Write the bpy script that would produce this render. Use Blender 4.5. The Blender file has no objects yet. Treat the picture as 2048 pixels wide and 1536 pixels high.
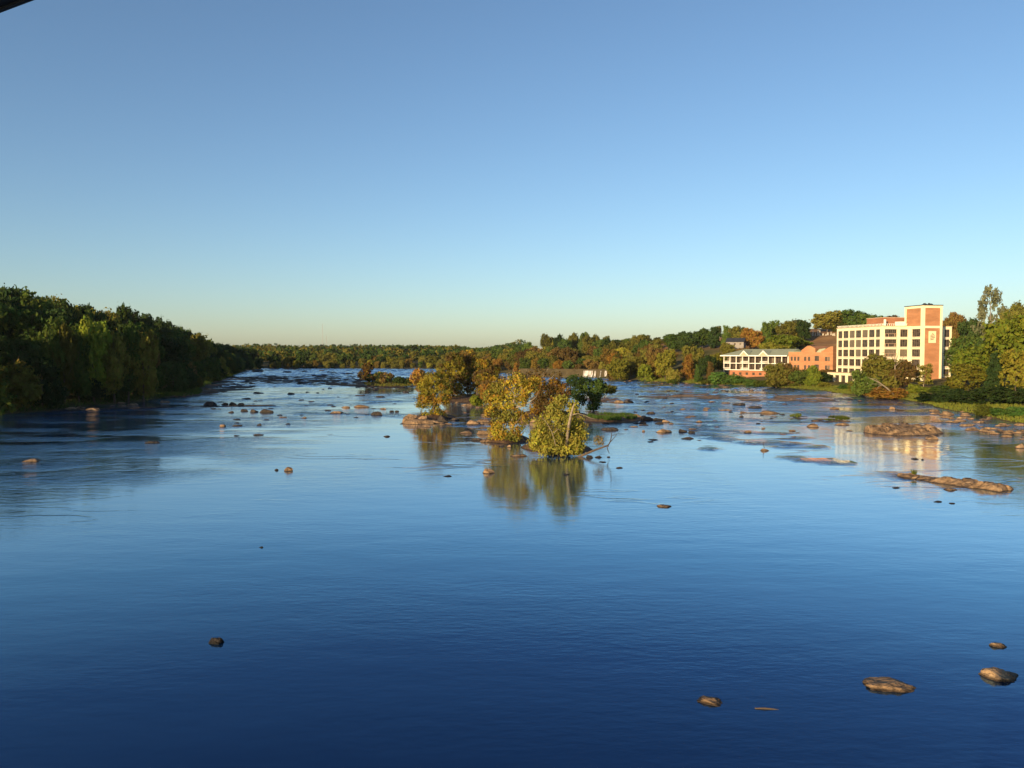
import bpy, bmesh, math, random
import numpy as np
from mathutils import Vector, Matrix

R = math.radians
random.seed(11)
rng = np.random.default_rng(11)
SC = bpy.context.scene
COL = SC.collection

# ------------------------------------------------------------------ camera
CAM_Z = 12.0
PITCH = R(2.271)
FPX = 1538.0
cam = bpy.data.cameras.new('camera')
cam.sensor_width = 36.0
cam.lens = FPX / 2048.0 * 36.0
cam.clip_start = 0.1
cam.clip_end = 20000
cam_o = bpy.data.objects.new('camera', cam)
COL.objects.link(cam_o)
cam_o.location = (0, 0, CAM_Z)
cam_o.rotation_euler = (R(90) - PITCH, 0, 0)
SC.camera = cam_o

# ------------------------------------------------------------------ sky, sun, exposure
SUN_EL = R(11)
SUN_AZ = R(216)          # clockwise from +Y: behind the camera, to its left
world = bpy.data.worlds.new('World')
SC.world = world
world.use_nodes = True
wn = world.node_tree
sky = wn.nodes.new('ShaderNodeTexSky')
sky.sky_type = 'NISHITA'
sky.sun_disc = False
sky.sun_elevation = SUN_EL
sky.sun_rotation = SUN_AZ
sky.altitude = 0
sky.air_density = 0.95
sky.dust_density = 0.75
sky.ozone_density = 2.8
wn.links.new(sky.outputs[0], wn.nodes['Background'].inputs[0])
wn.nodes['Background'].inputs[1].default_value = 0.098
sun = bpy.data.lights.new('sun', 'SUN')
sun.energy = 5.0
sun.angle = R(0.5)
sun.color = (1.0, 0.74, 0.42)
sun_o = bpy.data.objects.new('sun', sun)
COL.objects.link(sun_o)
SUN_DIR = Vector((math.sin(SUN_AZ) * math.cos(SUN_EL), math.cos(SUN_AZ) * math.cos(SUN_EL), math.sin(SUN_EL)))
sun_o.rotation_euler = SUN_DIR.to_track_quat('Z', 'Y').to_euler()
sun_o.location = (-60, -60, 60)
SC.view_settings.view_transform = 'Standard'
SC.view_settings.look = 'None'
SC.view_settings.exposure = 0.85
SC.view_settings.gamma = 1.0
SC.view_settings.use_curve_mapping = False
SC.render.engine = 'CYCLES'
SC.cycles.use_denoising = True
SC.cycles.max_bounces = 6
SC.cycles.diffuse_bounces = 3
SC.cycles.glossy_bounces = 3
SC.cycles.transparent_max_bounces = 6
SC.cycles.sample_clamp_indirect = 6.0

# ------------------------------------------------------------------ picture <-> place
CP, SP = math.cos(PITCH), math.sin(PITCH)
def ray(px, py):
    x = (px - 1024.0) / FPX
    v = (768.0 - py) / FPX
    return Vector((x, CP + v * SP, v * CP - SP))
def at_ground(px, py, z=0.0):
    d = ray(px, py)
    t = (z - CAM_Z) / d.z
    return Vector((d.x * t, d.y * t, z))
def at_depth(px, py, Y):
    d = ray(px, py)
    t = Y / d.y
    return Vector((d.x * t, Y, CAM_Z + d.z * t))
def z_at(py, Y):
    d = ray(1024, py)
    return CAM_Z + d.z * Y / d.y
def px_of(x, y):
    return 1024 + FPX * x / y * (1.0)
def py_of(z, y):
    a = math.atan2(z - CAM_Z, y) + PITCH
    return 768 - FPX * math.tan(a)

# ------------------------------------------------------------------ noise
def _h(ix, iy, iz, seed):
    h = (ix.astype(np.int64) * 374761393 + iy.astype(np.int64) * 668265263 + iz.astype(np.int64) * 1440662683 + seed * 974634777) & 0xFFFFFFFF
    h = ((h ^ (h >> 13)) * 1274126177) & 0xFFFFFFFF
    h = h ^ (h >> 16)
    return (h & 0xFFFFFF) / float(0xFFFFFF)
def vn(P, seed=0):
    P = np.asarray(P, float)
    I = np.floor(P)
    F = P - I
    F = F * F * F * (F * (F * 6 - 15) + 10)
    I = I.astype(np.int64)
    out = 0
    for dx in (0, 1):
        for dy in (0, 1):
            for dz in (0, 1):
                w = (F[:, 0] if dx else 1 - F[:, 0]) * (F[:, 1] if dy else 1 - F[:, 1]) * (F[:, 2] if dz else 1 - F[:, 2])
                out = out + w * _h(I[:, 0] + dx, I[:, 1] + dy, I[:, 2] + dz, seed)
    return out * 2 - 1
def fbm(P, octv=4, seed=0, gain=0.5):
    P = np.asarray(P, float)
    a, s, o = 1.0, 0.0, 0
    for k in range(octv):
        s = s + a * vn(P, seed + k * 17)
        o += a
        P = P * 2.03 + 13.7
        a *= gain
    return s / o
def P3(x, y, z=0.0):
    x = np.asarray(x, float).ravel(); y = np.asarray(y, float).ravel()
    return np.stack([x, y, np.zeros_like(x) + z], 1)

# ------------------------------------------------------------------ materials
def new_mat(name):
    m = bpy.data.materials.new(name)
    m.use_nodes = True
    nt = m.node_tree
    b = nt.nodes['Principled BSDF']
    return m, nt, b
def N(nt, t, **kw):
    n = nt.nodes.new(t)
    for k, v in kw.items():
        setattr(n, k, v)
    return n
def ramp(nt, fac, stops):
    r = N(nt, 'ShaderNodeValToRGB')
    el = r.color_ramp.elements
    el[0].position, el[0].color = stops[0][0], (*stops[0][1], 1)
    el[1].position, el[1].color = stops[-1][0], (*stops[-1][1], 1)
    for p, c in stops[1:-1]:
        e = el.new(p)
        e.color = (*c, 1)
    nt.links.new(fac, r.inputs[0])
    return r
def noise(nt, scale, detail=4, coord='Object', mapping=None, rough=0.55):
    tc = N(nt, 'ShaderNodeTexCoord')
    n = N(nt, 'ShaderNodeTexNoise')
    n.inputs['Scale'].default_value = scale
    n.inputs['Detail'].default_value = detail
    n.inputs['Roughness'].default_value = rough
    src = tc.outputs[coord]
    if mapping:
        mp = N(nt, 'ShaderNodeMapping')
        mp.inputs['Scale'].default_value = mapping
        nt.links.new(src, mp.inputs[0])
        src = mp.outputs[0]
    nt.links.new(src, n.inputs['Vector'])
    return n
def bump(nt, height, dist, strength=1.0, normal=None):
    b = N(nt, 'ShaderNodeBump')
    b.inputs['Strength'].default_value = strength
    b.inputs['Distance'].default_value = dist
    nt.links.new(height, b.inputs['Height'])
    if normal is not None:
        nt.links.new(normal, b.inputs['Normal'])
    return b
def plain(name, c, rough=0.7, var=0.15, scale=1.5, bumpd=0.0, coord='Object', spec=0.3):
    m, nt, b = new_mat(name)
    n = noise(nt, scale, 5, coord)
    lo = tuple(v * (1 - var) for v in c)
    hi = tuple(min(1, v * (1 + var)) for v in c)
    r = ramp(nt, n.outputs['Fac'], [(0.3, lo), (0.7, hi)])
    nt.links.new(r.outputs[0], b.inputs['Base Color'])
    b.inputs['Roughness'].default_value = rough
    b.inputs['Specular IOR Level'].default_value = spec
    if bumpd:
        bb = bump(nt, n.outputs['Fac'], bumpd)
        nt.links.new(bb.outputs[0], b.inputs['Normal'])
    return m

def leaf_mat(name, c, c2, val=0.3, trans=0.3, scale=0.9):
    """leaf colour c to c2 in clumps, each tree a little different"""
    m, nt, b = new_mat(name)
    nt.nodes.remove(b)
    out = nt.nodes['Material Output']
    geo = N(nt, 'ShaderNodeNewGeometry')
    n = N(nt, 'ShaderNodeTexNoise')
    n.inputs['Scale'].default_value = scale
    n.inputs['Detail'].default_value = 3
    nt.links.new(geo.outputs['Position'], n.inputs['Vector'])
    oi = N(nt, 'ShaderNodeObjectInfo')
    mx = N(nt, 'ShaderNodeMath', operation='MULTIPLY_ADD')
    nt.links.new(oi.outputs['Random'], mx.inputs[0])
    mx.inputs[1].default_value = 0.5
    mx.inputs[2].default_value = -0.25
    ad = N(nt, 'ShaderNodeMath', operation='ADD')
    nt.links.new(n.outputs['Fac'], ad.inputs[0])
    nt.links.new(mx.outputs[0], ad.inputs[1])
    r = ramp(nt, ad.outputs[0], [(0.3, c), (0.72, c2)])
    hsv = N(nt, 'ShaderNodeHueSaturation')
    wn2 = N(nt, 'ShaderNodeTexWhiteNoise', noise_dimensions='1D')
    nt.links.new(oi.outputs['Random'], wn2.inputs['W'])
    v = N(nt, 'ShaderNodeMapRange')
    v.inputs['To Min'].default_value = 1 - val
    v.inputs['To Max'].default_value = 1 + val
    nt.links.new(wn2.outputs['Value'], v.inputs['Value'])
    nt.links.new(v.outputs[0], hsv.inputs['Value'])
    # leaf to leaf variation
    ri = N(nt, 'ShaderNodeMapRange')
    ri.inputs['To Min'].default_value = 0.47
    ri.inputs['To Max'].default_value = 0.53
    nt.links.new(geo.outputs['Random Per Island'], ri.inputs['Value'])
    nt.links.new(ri.outputs[0], hsv.inputs['Hue'])
    nt.links.new(r.outputs[0], hsv.inputs['Color'])
    d = N(nt, 'ShaderNodeBsdfDiffuse')
    t = N(nt, 'ShaderNodeBsdfTranslucent')
    nt.links.new(hsv.outputs[0], d.inputs[0])
    nt.links.new(hsv.outputs[0], t.inputs[0])
    ms = N(nt, 'ShaderNodeMixShader')
    ms.inputs[0].default_value = trans
    nt.links.new(d.outputs[0], ms.inputs[1])
    nt.links.new(t.outputs[0], ms.inputs[2])
    nt.links.new(ms.outputs[0], out.inputs[0])
    return m

LEAF = {
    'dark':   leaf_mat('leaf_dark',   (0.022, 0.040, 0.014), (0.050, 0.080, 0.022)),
    'green':  leaf_mat('leaf_green',  (0.048, 0.082, 0.018), (0.100, 0.138, 0.028)),
    'lime':   leaf_mat('leaf_lime',   (0.125, 0.160, 0.020), (0.215, 0.245, 0.030)),
    'olive':  leaf_mat('leaf_olive',  (0.115, 0.115, 0.024), (0.200, 0.180, 0.034)),
    'yellow': leaf_mat('leaf_yellow', (0.220, 0.185, 0.026), (0.370, 0.300, 0.040)),
    'sunny':  leaf_mat('leaf_sunny',  (0.150, 0.150, 0.022), (0.270, 0.245, 0.034)),
    'amber':  leaf_mat('leaf_amber',  (0.135, 0.095, 0.022), (0.220, 0.150, 0.030)),
    'gold':   leaf_mat('leaf_gold',   (0.260, 0.165, 0.024), (0.400, 0.260, 0.036)),
    'orange': leaf_mat('leaf_orange', (0.210, 0.115, 0.026), (0.320, 0.175, 0.034)),
    'brown':  leaf_mat('leaf_brown',  (0.110, 0.075, 0.026), (0.180, 0.120, 0.036)),
    'pale':   leaf_mat('leaf_pale',   (0.105, 0.115, 0.060), (0.165, 0.170, 0.095)),
    'grass':  leaf_mat('leaf_grass',  (0.062, 0.085, 0.014), (0.125, 0.140, 0.024), scale=0.35),
    'reed':   leaf_mat('leaf_reed',   (0.050, 0.110, 0.022), (0.095, 0.165, 0.034), scale=0.5),
    'straw':  leaf_mat('leaf_straw',  (0.200, 0.150, 0.050), (0.300, 0.220, 0.080)),
}
M = {}
M['bark'] = plain('bark', (0.085, 0.060, 0.042), 0.9, 0.35, 3.0, 0.05)
M['pale_bark'] = plain('pale_bark', (0.20, 0.16, 0.115), 0.85, 0.30, 2.5, 0.03)
M['dead_wood'] = plain('dead_wood', (0.30, 0.23, 0.16), 0.9, 0.3, 3.0, 0.03)
M['wet_wood'] = plain('wet_wood', (0.035, 0.026, 0.020), 0.6, 0.3, 3.0, 0.03)
M['cream'] = plain('cream_concrete', (0.70, 0.63, 0.42), 0.8, 0.07, 0.5)
M['cream_trim'] = plain('cream_trim', (0.58, 0.47, 0.34), 0.8, 0.1, 0.7)
M['white'] = plain('white_paint', (0.74, 0.70, 0.60), 0.6, 0.05, 0.8)
M['roof_green'] = plain('roof_metal', (0.27, 0.29, 0.19), 0.5, 0.1, 0.4)
M['roof_dark'] = plain('roof_dark', (0.03, 0.032, 0.04), 0.5, 0.2, 1.0)
M['stone_base'] = plain('stone_base', (0.50, 0.38, 0.22), 0.9, 0.25, 0.8, 0.05)
M['headstone'] = plain('headstone', (0.40, 0.36, 0.29), 0.8, 0.12, 1.0)
M['steel'] = plain('steel_dark', (0.030, 0.032, 0.036), 0.6, 0.3, 1.0)
M['concrete'] = plain('concrete', (0.22, 0.20, 0.18), 0.9, 0.2, 0.6, 0.02)
M['dam'] = plain('dam_concrete', (0.055, 0.042, 0.019), 0.9, 0.3, 0.5, 0.05)
M['mast'] = plain('mast_paint', (0.35, 0.33, 0.32), 0.6, 0.1, 0.1)
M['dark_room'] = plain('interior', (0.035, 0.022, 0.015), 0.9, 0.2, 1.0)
M['window_frame'] = plain('window_frame', (0.16, 0.12, 0.09), 0.6, 0.1, 1.0)
M['rail'] = plain('rail_paint', (0.45, 0.30, 0.20), 0.6, 0.1, 1.0)
M['sign'] = plain('sign_plate', (0.68, 0.58, 0.36), 0.6, 0.03, 0.5)
M['sign_dark'] = plain('sign_ink', (0.12, 0.075, 0.045), 0.6, 0.05, 1.0)

def brick_mat(name, c):
    m, nt, b = new_mat(name)
    tc = N(nt, 'ShaderNodeTexCoord')
    sx = N(nt, 'ShaderNodeSeparateXYZ')
    nt.links.new(tc.outputs['Object'], sx.inputs[0])
    ad = N(nt, 'ShaderNodeMath', operation='ADD')
    nt.links.new(sx.outputs[0], ad.inputs[0]); nt.links.new(sx.outputs[1], ad.inputs[1])
    cx = N(nt, 'ShaderNodeCombineXYZ')
    nt.links.new(ad.outputs[0], cx.inputs[0]); nt.links.new(sx.outputs[2], cx.inputs[1])
    br = N(nt, 'ShaderNodeTexBrick')
    br.inputs['Scale'].default_value = 1.0
    br.inputs['Brick Width'].default_value = 0.22
    br.inputs['Row Height'].default_value = 0.075
    br.inputs['Mortar Size'].default_value = 0.008
    br.inputs['Color1'].default_value = (*c, 1)
    br.inputs['Color2'].default_value = (c[0] * 0.75, c[1] * 0.72, c[2] * 0.7, 1)
    br.inputs['Mortar'].default_value = (0.30, 0.22, 0.16, 1)
    nt.links.new(cx.outputs[0], br.inputs['Vector'])
    n = noise(nt, 0.35, 5, 'Object', (0.6, 0.6, 2.5))
    r = ramp(nt, n.outputs['Fac'], [(0.3, (0.78, 0.76, 0.74)), (0.7, (1.15, 1.12, 1.1))])
    mx = N(nt, 'ShaderNodeMixRGB', blend_type='MULTIPLY')
    mx.inputs[0].default_value = 1.0
    nt.links.new(br.outputs[0], mx.inputs[1]); nt.links.new(r.outputs[0], mx.inputs[2])
    nt.links.new(mx.outputs[0], b.inputs['Base Color'])
    b.inputs['Roughness'].default_value = 0.9
    b.inputs['Specular IOR Level'].default_value = 0.15
    return m
M['brick'] = brick_mat('brick_orange', (0.45, 0.19, 0.075))
M['brick_red'] = brick_mat('brick_red', (0.38, 0.135, 0.055))

def glass_mat():
    m, nt, b = new_mat('window_glass')
    n = noise(nt, 0.8, 2, 'Object')
    r = ramp(nt, n.outputs['Fac'], [(0.35, (0.022, 0.018, 0.016)), (0.7, (0.085, 0.070, 0.056))])
    nt.links.new(r.outputs[0], b.inputs['Base Color'])
    b.inputs['Roughness'].default_value = 0.08
    b.inputs['Specular IOR Level'].default_value = 0.5
    return m
M['glass'] = glass_mat()
M['blind'] = plain('window_blind', (0.13, 0.105, 0.075), 0.35, 0.3, 0.6)

def rock_mat(name, lo, mid, hi):
    m, nt, b = new_mat(name)
    geo = N(nt, 'ShaderNodeNewGeometry')
    n = N(nt, 'ShaderNodeTexNoise')
    n.inputs['Scale'].default_value = 1.1
    n.inputs['Detail'].default_value = 7
    n.inputs['Roughness'].default_value = 0.62
    nt.links.new(geo.outputs['Position'], n.inputs['Vector'])
    r = ramp(nt, n.outputs['Fac'], [(0.32, lo), (0.5, mid), (0.7, hi)])
    # dark wet band by the waterline
    sz = N(nt, 'ShaderNodeSeparateXYZ')
    nt.links.new(geo.outputs['Position'], sz.inputs[0])
    n2 = N(nt, 'ShaderNodeMath', operation='MULTIPLY_ADD')
    nt.links.new(n.outputs['Fac'], n2.inputs[0])
    n2.inputs[1].default_value = -0.10
    nt.links.new(sz.outputs[2], n2.inputs[2])
    mr = N(nt, 'ShaderNodeMapRange')
    mr.inputs['From Min'].default_value = -0.02
    mr.inputs['From Max'].default_value = 0.06
    mr.inputs['To Min'].default_value = 0.22
    mr.inputs['To Max'].default_value = 1.0
    nt.links.new(n2.outputs[0], mr.inputs['Value'])
    mx = N(nt, 'ShaderNodeMixRGB', blend_type='MULTIPLY')
    mx.inputs[0].default_value = 1.0
    nt.links.new(r.outputs[0], mx.inputs[1]); nt.links.new(mr.outputs[0], mx.inputs[2])
    oi = N(nt, 'ShaderNodeObjectInfo')
    v = N(nt, 'ShaderNodeMapRange')
    v.inputs['To Min'].default_value = 0.75
    v.inputs['To Max'].default_value = 1.2
    nt.links.new(oi.outputs['Random'], v.inputs['Value'])
    hsv = N(nt, 'ShaderNodeHueSaturation')
    nt.links.new(v.outputs[0], hsv.inputs['Value'])
    nt.links.new(mx.outputs[0], hsv.inputs['Color'])
    nt.links.new(hsv.outputs[0], b.inputs['Base Color'])
    b.inputs['Roughness'].default_value = 0.8
    b.inputs['Specular IOR Level'].default_value = 0.3
    nb = N(nt, 'ShaderNodeTexNoise')
    nb.inputs['Scale'].default_value = 2.6
    nb.inputs['Detail'].default_value = 6
    nt.links.new(geo.outputs['Position'], nb.inputs['Vector'])
    bb = bump(nt, nb.outputs['Fac'], 0.3)
    nt.links.new(bb.outputs[0], b.inputs['Normal'])
    return m
M['rock'] = rock_mat('rock_tan', (0.055, 0.036, 0.022), (0.19, 0.120, 0.066), (0.32, 0.215, 0.12))
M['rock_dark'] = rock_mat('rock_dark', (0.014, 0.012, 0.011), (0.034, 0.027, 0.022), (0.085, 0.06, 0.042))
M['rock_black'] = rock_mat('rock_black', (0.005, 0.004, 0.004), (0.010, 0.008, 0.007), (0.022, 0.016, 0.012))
M['soil'] = rock_mat('islet_soil', (0.045, 0.026, 0.016), (0.10, 0.055, 0.03), (0.16, 0.11, 0.045))

def ground_mat():
    m, nt, b = new_mat('ground')
    geo = N(nt, 'ShaderNodeNewGeometry')
    n = N(nt, 'ShaderNodeTexNoise'); n.inputs['Scale'].default_value = 0.12; n.inputs['Detail'].default_value = 8
    nt.links.new(geo.outputs['Position'], n.inputs['Vector'])
    r = ramp(nt, n.outputs['Fac'], [(0.35, (0.045, 0.045, 0.018)), (0.5, (0.085, 0.075, 0.028)), (0.68, (0.12, 0.085, 0.04))])
    dry = ramp(nt, n.outputs['Fac'], [(0.35, (0.20, 0.105, 0.045)), (0.65, (0.26, 0.15, 0.065))])
    at = N(nt, 'ShaderNodeAttribute'); at.attribute_name = 'dry'
    mx = N(nt, 'ShaderNodeMixRGB')
    nt.links.new(at.outputs['Fac'], mx.inputs[0]); nt.links.new(r.outputs[0], mx.inputs[1]); nt.links.new(dry.outputs[0], mx.inputs[2])
    nt.links.new(mx.outputs[0], b.inputs['Base Color'])
    b.inputs['Roughness'].default_value = 0.95
    b.inputs['Specular IOR Level'].default_value = 0.1
    bb = bump(nt, n.outputs['Fac'], 0.8)
    nt.links.new(bb.outputs[0], b.inputs['Normal'])
    return m
M['ground'] = ground_mat()

def water_mat():
    m, nt, b = new_mat('river_water')
    nt.nodes.remove(b)
    geo = N(nt, 'ShaderNodeNewGeometry')
    def nz(scale, mp, detail=3, rough=0.5):
        q = N(nt, 'ShaderNodeMapping'); q.inputs['Scale'].default_value = mp
        nt.links.new(geo.outputs['Position'], q.inputs[0])
        t = N(nt, 'ShaderNodeTexNoise')
        t.inputs['Scale'].default_value = scale; t.inputs['Detail'].default_value = detail; t.inputs['Roughness'].default_value = rough
        nt.links.new(q.outputs[0], t.inputs['Vector'])
        return t
    fine = nz(2.2, (0.55, 1.3, 1), 4, 0.6)
    mid = nz(0.35, (0.55, 1.2, 1), 3)
    patch = nz(0.05, (0.5, 1.0, 1), 3)
    pr = N(nt, 'ShaderNodeMapRange')
    pr.inputs['From Min'].default_value = 0.42; pr.inputs['From Max'].default_value = 0.68
    pr.inputs['To Min'].default_value = 0.25; pr.inputs['To Max'].default_value = 1.0
    nt.links.new(patch.outputs['Fac'], pr.inputs['Value'])
    mul = N(nt, 'ShaderNodeMath', operation='MULTIPLY')
    nt.links.new(fine.outputs['Fac'], mul.inputs[0]); nt.links.new(pr.outputs[0], mul.inputs[1])
    b1 = bump(nt, mul.outputs[0], 0.016)
    b2 = bump(nt, mid.outputs['Fac'], 0.022, 1.0, b1.outputs[0])
    chop = nz(0.9, (0.5, 1.0, 1), 5, 0.6)
    at = N(nt, 'ShaderNodeAttribute'); at.attribute_name = 'riffle'
    cm = N(nt, 'ShaderNodeMath', operation='MULTIPLY')
    nt.links.new(chop.outputs['Fac'], cm.inputs[0]); nt.links.new(at.outputs['Fac'], cm.inputs[1])
    b2 = bump(nt, cm.outputs[0], 0.60, 1.0, b2.outputs[0])
    # thin wrinkles where currents meet
    wr = nz(0.16, (0.35, 1.0, 1), 3, 0.5)
    w1 = N(nt, 'ShaderNodeMath', operation='SUBTRACT'); w1.inputs[1].default_value = 0.5
    nt.links.new(wr.outputs['Fac'], w1.inputs[0])
    w2 = N(nt, 'ShaderNodeMath', operation='ABSOLUTE'); nt.links.new(w1.outputs[0], w2.inputs[0])
    w3 = N(nt, 'ShaderNodeMapRange'); w3.inputs['From Min'].default_value = 0.0; w3.inputs['From Max'].default_value = 0.022
    w3.inputs['To Min'].default_value = 1.0; w3.inputs['To Max'].default_value = 0.0
    nt.links.new(w2.outputs[0], w3.inputs['Value'])
    wp = nz(0.045, (0.7, 1.0, 1), 2, 0.5)
    w4 = N(nt, 'ShaderNodeMapRange'); w4.inputs['From Min'].default_value = 0.52; w4.inputs['From Max'].default_value = 0.66
    nt.links.new(wp.outputs['Fac'], w4.inputs['Value'])
    w5 = N(nt, 'ShaderNodeMath', operation='MULTIPLY')
    nt.links.new(w3.outputs[0], w5.inputs[0]); nt.links.new(w4.outputs[0], w5.inputs[1])
    fc = nz(3.0, (0.6, 1.2, 1), 3, 0.6)
    w6 = N(nt, 'ShaderNodeMath', operation='MULTIPLY')
    nt.links.new(w5.outputs[0], w6.inputs[0]); nt.links.new(fc.outputs['Fac'], w6.inputs[1])
    sy = N(nt, 'ShaderNodeSeparateXYZ'); nt.links.new(geo.outputs['Position'], sy.inputs[0])
    w7 = N(nt, 'ShaderNodeMapRange'); w7.inputs['From Min'].default_value = 52; w7.inputs['From Max'].default_value = 72
    w7.inputs['To Min'].default_value = 0.06
    nt.links.new(sy.outputs[1], w7.inputs['Value'])
    w8 = N(nt, 'ShaderNodeMath', operation='MULTIPLY')
    nt.links.new(w6.outputs[0], w8.inputs[0]); nt.links.new(w7.outputs[0], w8.inputs[1])
    b2 = bump(nt, w8.outputs[0], 0.07, 1.0, b2.outputs[0])
    # dark blue body; the mirror on top grows towards grazing angles
    lw = N(nt, 'ShaderNodeLayerWeight'); lw.inputs['Blend'].default_value = 0.5
    nt.links.new(b2.outputs[0], lw.inputs['Normal'])
    r = ramp(nt, lw.outputs['Facing'], [(0.0, (.02, .022, .026)), (.53, (.045, .075, .135)), (.64, (.09, .15, .235)), (.75, (.27, .42, .50)),
                                        (.80, (.46, .60, .66)), (.86, (.63, .69, .71)), (.92, (.78, .80, .80)), (1.0, (.97, .98, .98))])
    gl = N(nt, 'ShaderNodeBsdfGlossy'); gl.inputs['Roughness'].default_value = 0.04
    nt.links.new(r.outputs[0], gl.inputs['Color']); nt.links.new(b2.outputs[0], gl.inputs['Normal'])
    df = N(nt, 'ShaderNodeBsdfDiffuse'); df.inputs['Color'].default_value = (0.002, 0.010, 0.028, 1)
    ad = N(nt, 'ShaderNodeAddShader')
    nt.links.new(gl.outputs[0], ad.inputs[0]); nt.links.new(df.outputs[0], ad.inputs[1])
    nt.links.new(ad.outputs[0], nt.nodes['Material Output'].inputs['Surface'])
    return m
M['water'] = water_mat()
def falls_mat():
    m, nt, b = new_mat('falling_water')
    n = noise(nt, 1.6, 5, 'Object', (2.2, .5, .25))
    r = ramp(nt, n.outputs['Fac'], [(0.38, (.10, .07, .045)), (0.5, (.34, .31, .28)), (0.66, (.62, .60, .57))])
    nt.links.new(r.outputs[0], b.inputs['Base Color']); b.inputs['Roughness'].default_value = .5
    return m
M['falls'] = falls_mat()

# ------------------------------------------------------------------ object helpers
def link(o, parent=None):
    COL.objects.link(o)
    if parent is not None:
        o.parent = parent
    return o
def tag(o, label=None, cat=None, group=None, kind=None):
    if label: o['label'] = label
    if cat: o['category'] = cat
    if group: o['group'] = group
    if kind: o['kind'] = kind
    return o
def empty(name, loc, rz=0.0, label=None, cat=None, group=None):
    o = bpy.data.objects.new(name, None)
    o.empty_display_size = 0.5
    link(o)
    o.location = loc
    o.rotation_euler = (0, 0, rz)
    return tag(o, label, cat, group)
def np_mesh(name, V, F, mat=None, smooth=False):
    """V n x 3, F m x k (all faces with the same number of corners)"""
    V = np.asarray(V, np.float32); F = np.asarray(F, np.int32)
    me = bpy.data.meshes.new(name)
    k = F.shape[1]
    me.vertices.add(len(V)); me.vertices.foreach_set('co', V.ravel())
    me.loops.add(F.size); me.loops.foreach_set('vertex_index', F.ravel())
    me.polygons.add(len(F))
    me.polygons.foreach_set('loop_start', np.arange(0, F.size, k, dtype=np.int32))
    try:
        me.polygons.foreach_set('loop_total', np.full(len(F), k, np.int32))
    except Exception:
        pass
    me.update(calc_edges=True)
    if smooth:
        me.polygons.foreach_set('use_smooth', np.ones(len(F), bool))
    if mat: me.materials.append(mat)
    return me
class MB:
    """collects boxes, tubes and prisms and links them as one mesh object"""
    def __init__(s):
        s.v = []; s.f = []
    def box(s, x0, x1, y0, y1, z0, z1):
        n = len(s.v)
        s.v += [(x0,y0,z0),(x1,y0,z0),(x1,y1,z0),(x0,y1,z0),(x0,y0,z1),(x1,y0,z1),(x1,y1,z1),(x0,y1,z1)]
        s.f += [tuple(n+i for i in q) for q in ((3,2,1,0),(4,5,6,7),(0,1,5,4),(1,2,6,5),(2,3,7,6),(3,0,4,7))]
        return s
    def prism(s, poly, axis, a, b):
        """poly: list of 2-D points; axis 'y' takes them as (x, z), 'x' as (y, z), 'z' as (x, y)"""
        n = len(s.v); k = len(poly)
        for t in (a, b):
            for p, q in poly:
                s.v.append((p, t, q) if axis == 'y' else (t, p, q) if axis == 'x' else (p, q, t))
        s.f.append(tuple(range(n + k - 1, n - 1, -1))); s.f.append(tuple(range(n + k, n + 2 * k)))
        for i in range(k):
            j = (i + 1) % k
            s.f.append((n + i, n + j, n + k + j, n + k + i))
        return s
    def tube(s, pts, radii, sides=6):
        pts = [Vector(p) for p in pts]
        base = len(s.v)
        for i, p in enumerate(pts):
            d = (pts[min(i + 1, len(pts) - 1)] - pts[max(i - 1, 0)])
            d = d.normalized() if d.length > 1e-9 else Vector((0, 0, 1))
            a = d.cross(Vector((0.31, 0.87, 0.38))).normalized()
            b = d.cross(a)
            for k in range(sides):
                t = 2 * math.pi * k / sides
                q = p + (a * math.cos(t) + b * math.sin(t)) * radii[i]
                s.v.append(tuple(q))
        for i in range(len(pts) - 1):
            for k in range(sides):
                j = (k + 1) % sides
                s.f.append((base + i*sides + k, base + i*sides + j, base + (i+1)*sides + j, base + (i+1)*sides + k))
        s.f.append(tuple(base + k for k in range(sides - 1, -1, -1)))
        s.f.append(tuple(base + (len(pts)-1)*sides + k for k in range(sides)))
        return s
    def mesh(s, name, mat, smooth=False):
        me = bpy.data.meshes.new(name)
        me.from_pydata(s.v, [], s.f)
        bm = bmesh.new(); bm.from_mesh(me)
        bmesh.ops.recalc_face_normals(bm, faces=bm.faces)
        bm.to_mesh(me); bm.free()
        me.materials.append(mat)
        if smooth:
            me.polygons.foreach_set('use_smooth', np.ones(len(me.polygons), bool))
        return me
    def build(s, name, mat, parent=None, smooth=False):
        return link(bpy.data.objects.new(name, s.mesh(name, mat, smooth)), parent)

# ------------------------------------------------------------------ the lie of the land
# river outline, going up the left bank, along the far bank, down the right; weights of the bank profile (left, far, right) and its scale
SHORE = [(-85,-300,'l',.3),(-92,0,'l',.35),(-100,100,'l',.75),(-100,150,'l',1),(-95,171,'l',1),(-93,198,'l',1),(-98,237,'l',1),
         (-116,293,'l',1),(-142,390,'l',.9),(-172,486,'l',.75),(-190,560,'f',.8),(-195,612,'f',.8),(-120,622,'f',.9),(-62,618,'f',1),
         (-38,540,'r',.9),(0,465,'r',1.05),(34,410,'r',1.2),(46,372,'r',1.1),(59,330,'r',1),(74,302,'r',1),(88,284,'r',1),(97,260,'r',1),
         (99,222,'r',1),(100,198,'r',1),(95,171,'r',1),(90,150,'r',1),(86,129,'r',1),(84,100,'r',1),(84,0,'r',.8),(84,-300,'r',.8)]
PROF = {'l': [(-9,0),(0,0),(4,.8),(15,3),(40,9),(80,17),(120,20),(200,21),(500,22),(5000,22)],
        'f': [(-9,0),(0,0),(20,2),(60,3),(150,7),(400,14),(900,19),(5000,22)],
        'r': [(-9,0),(0,0),(3,.6),(10,1.8),(25,3),(45,4.6),(75,10.5),(105,16),(145,21.5),(250,24),(600,26),(5000,26)]}
SP_ = np.array([(a, b) for a, b, _, _ in SHORE], float)
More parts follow.
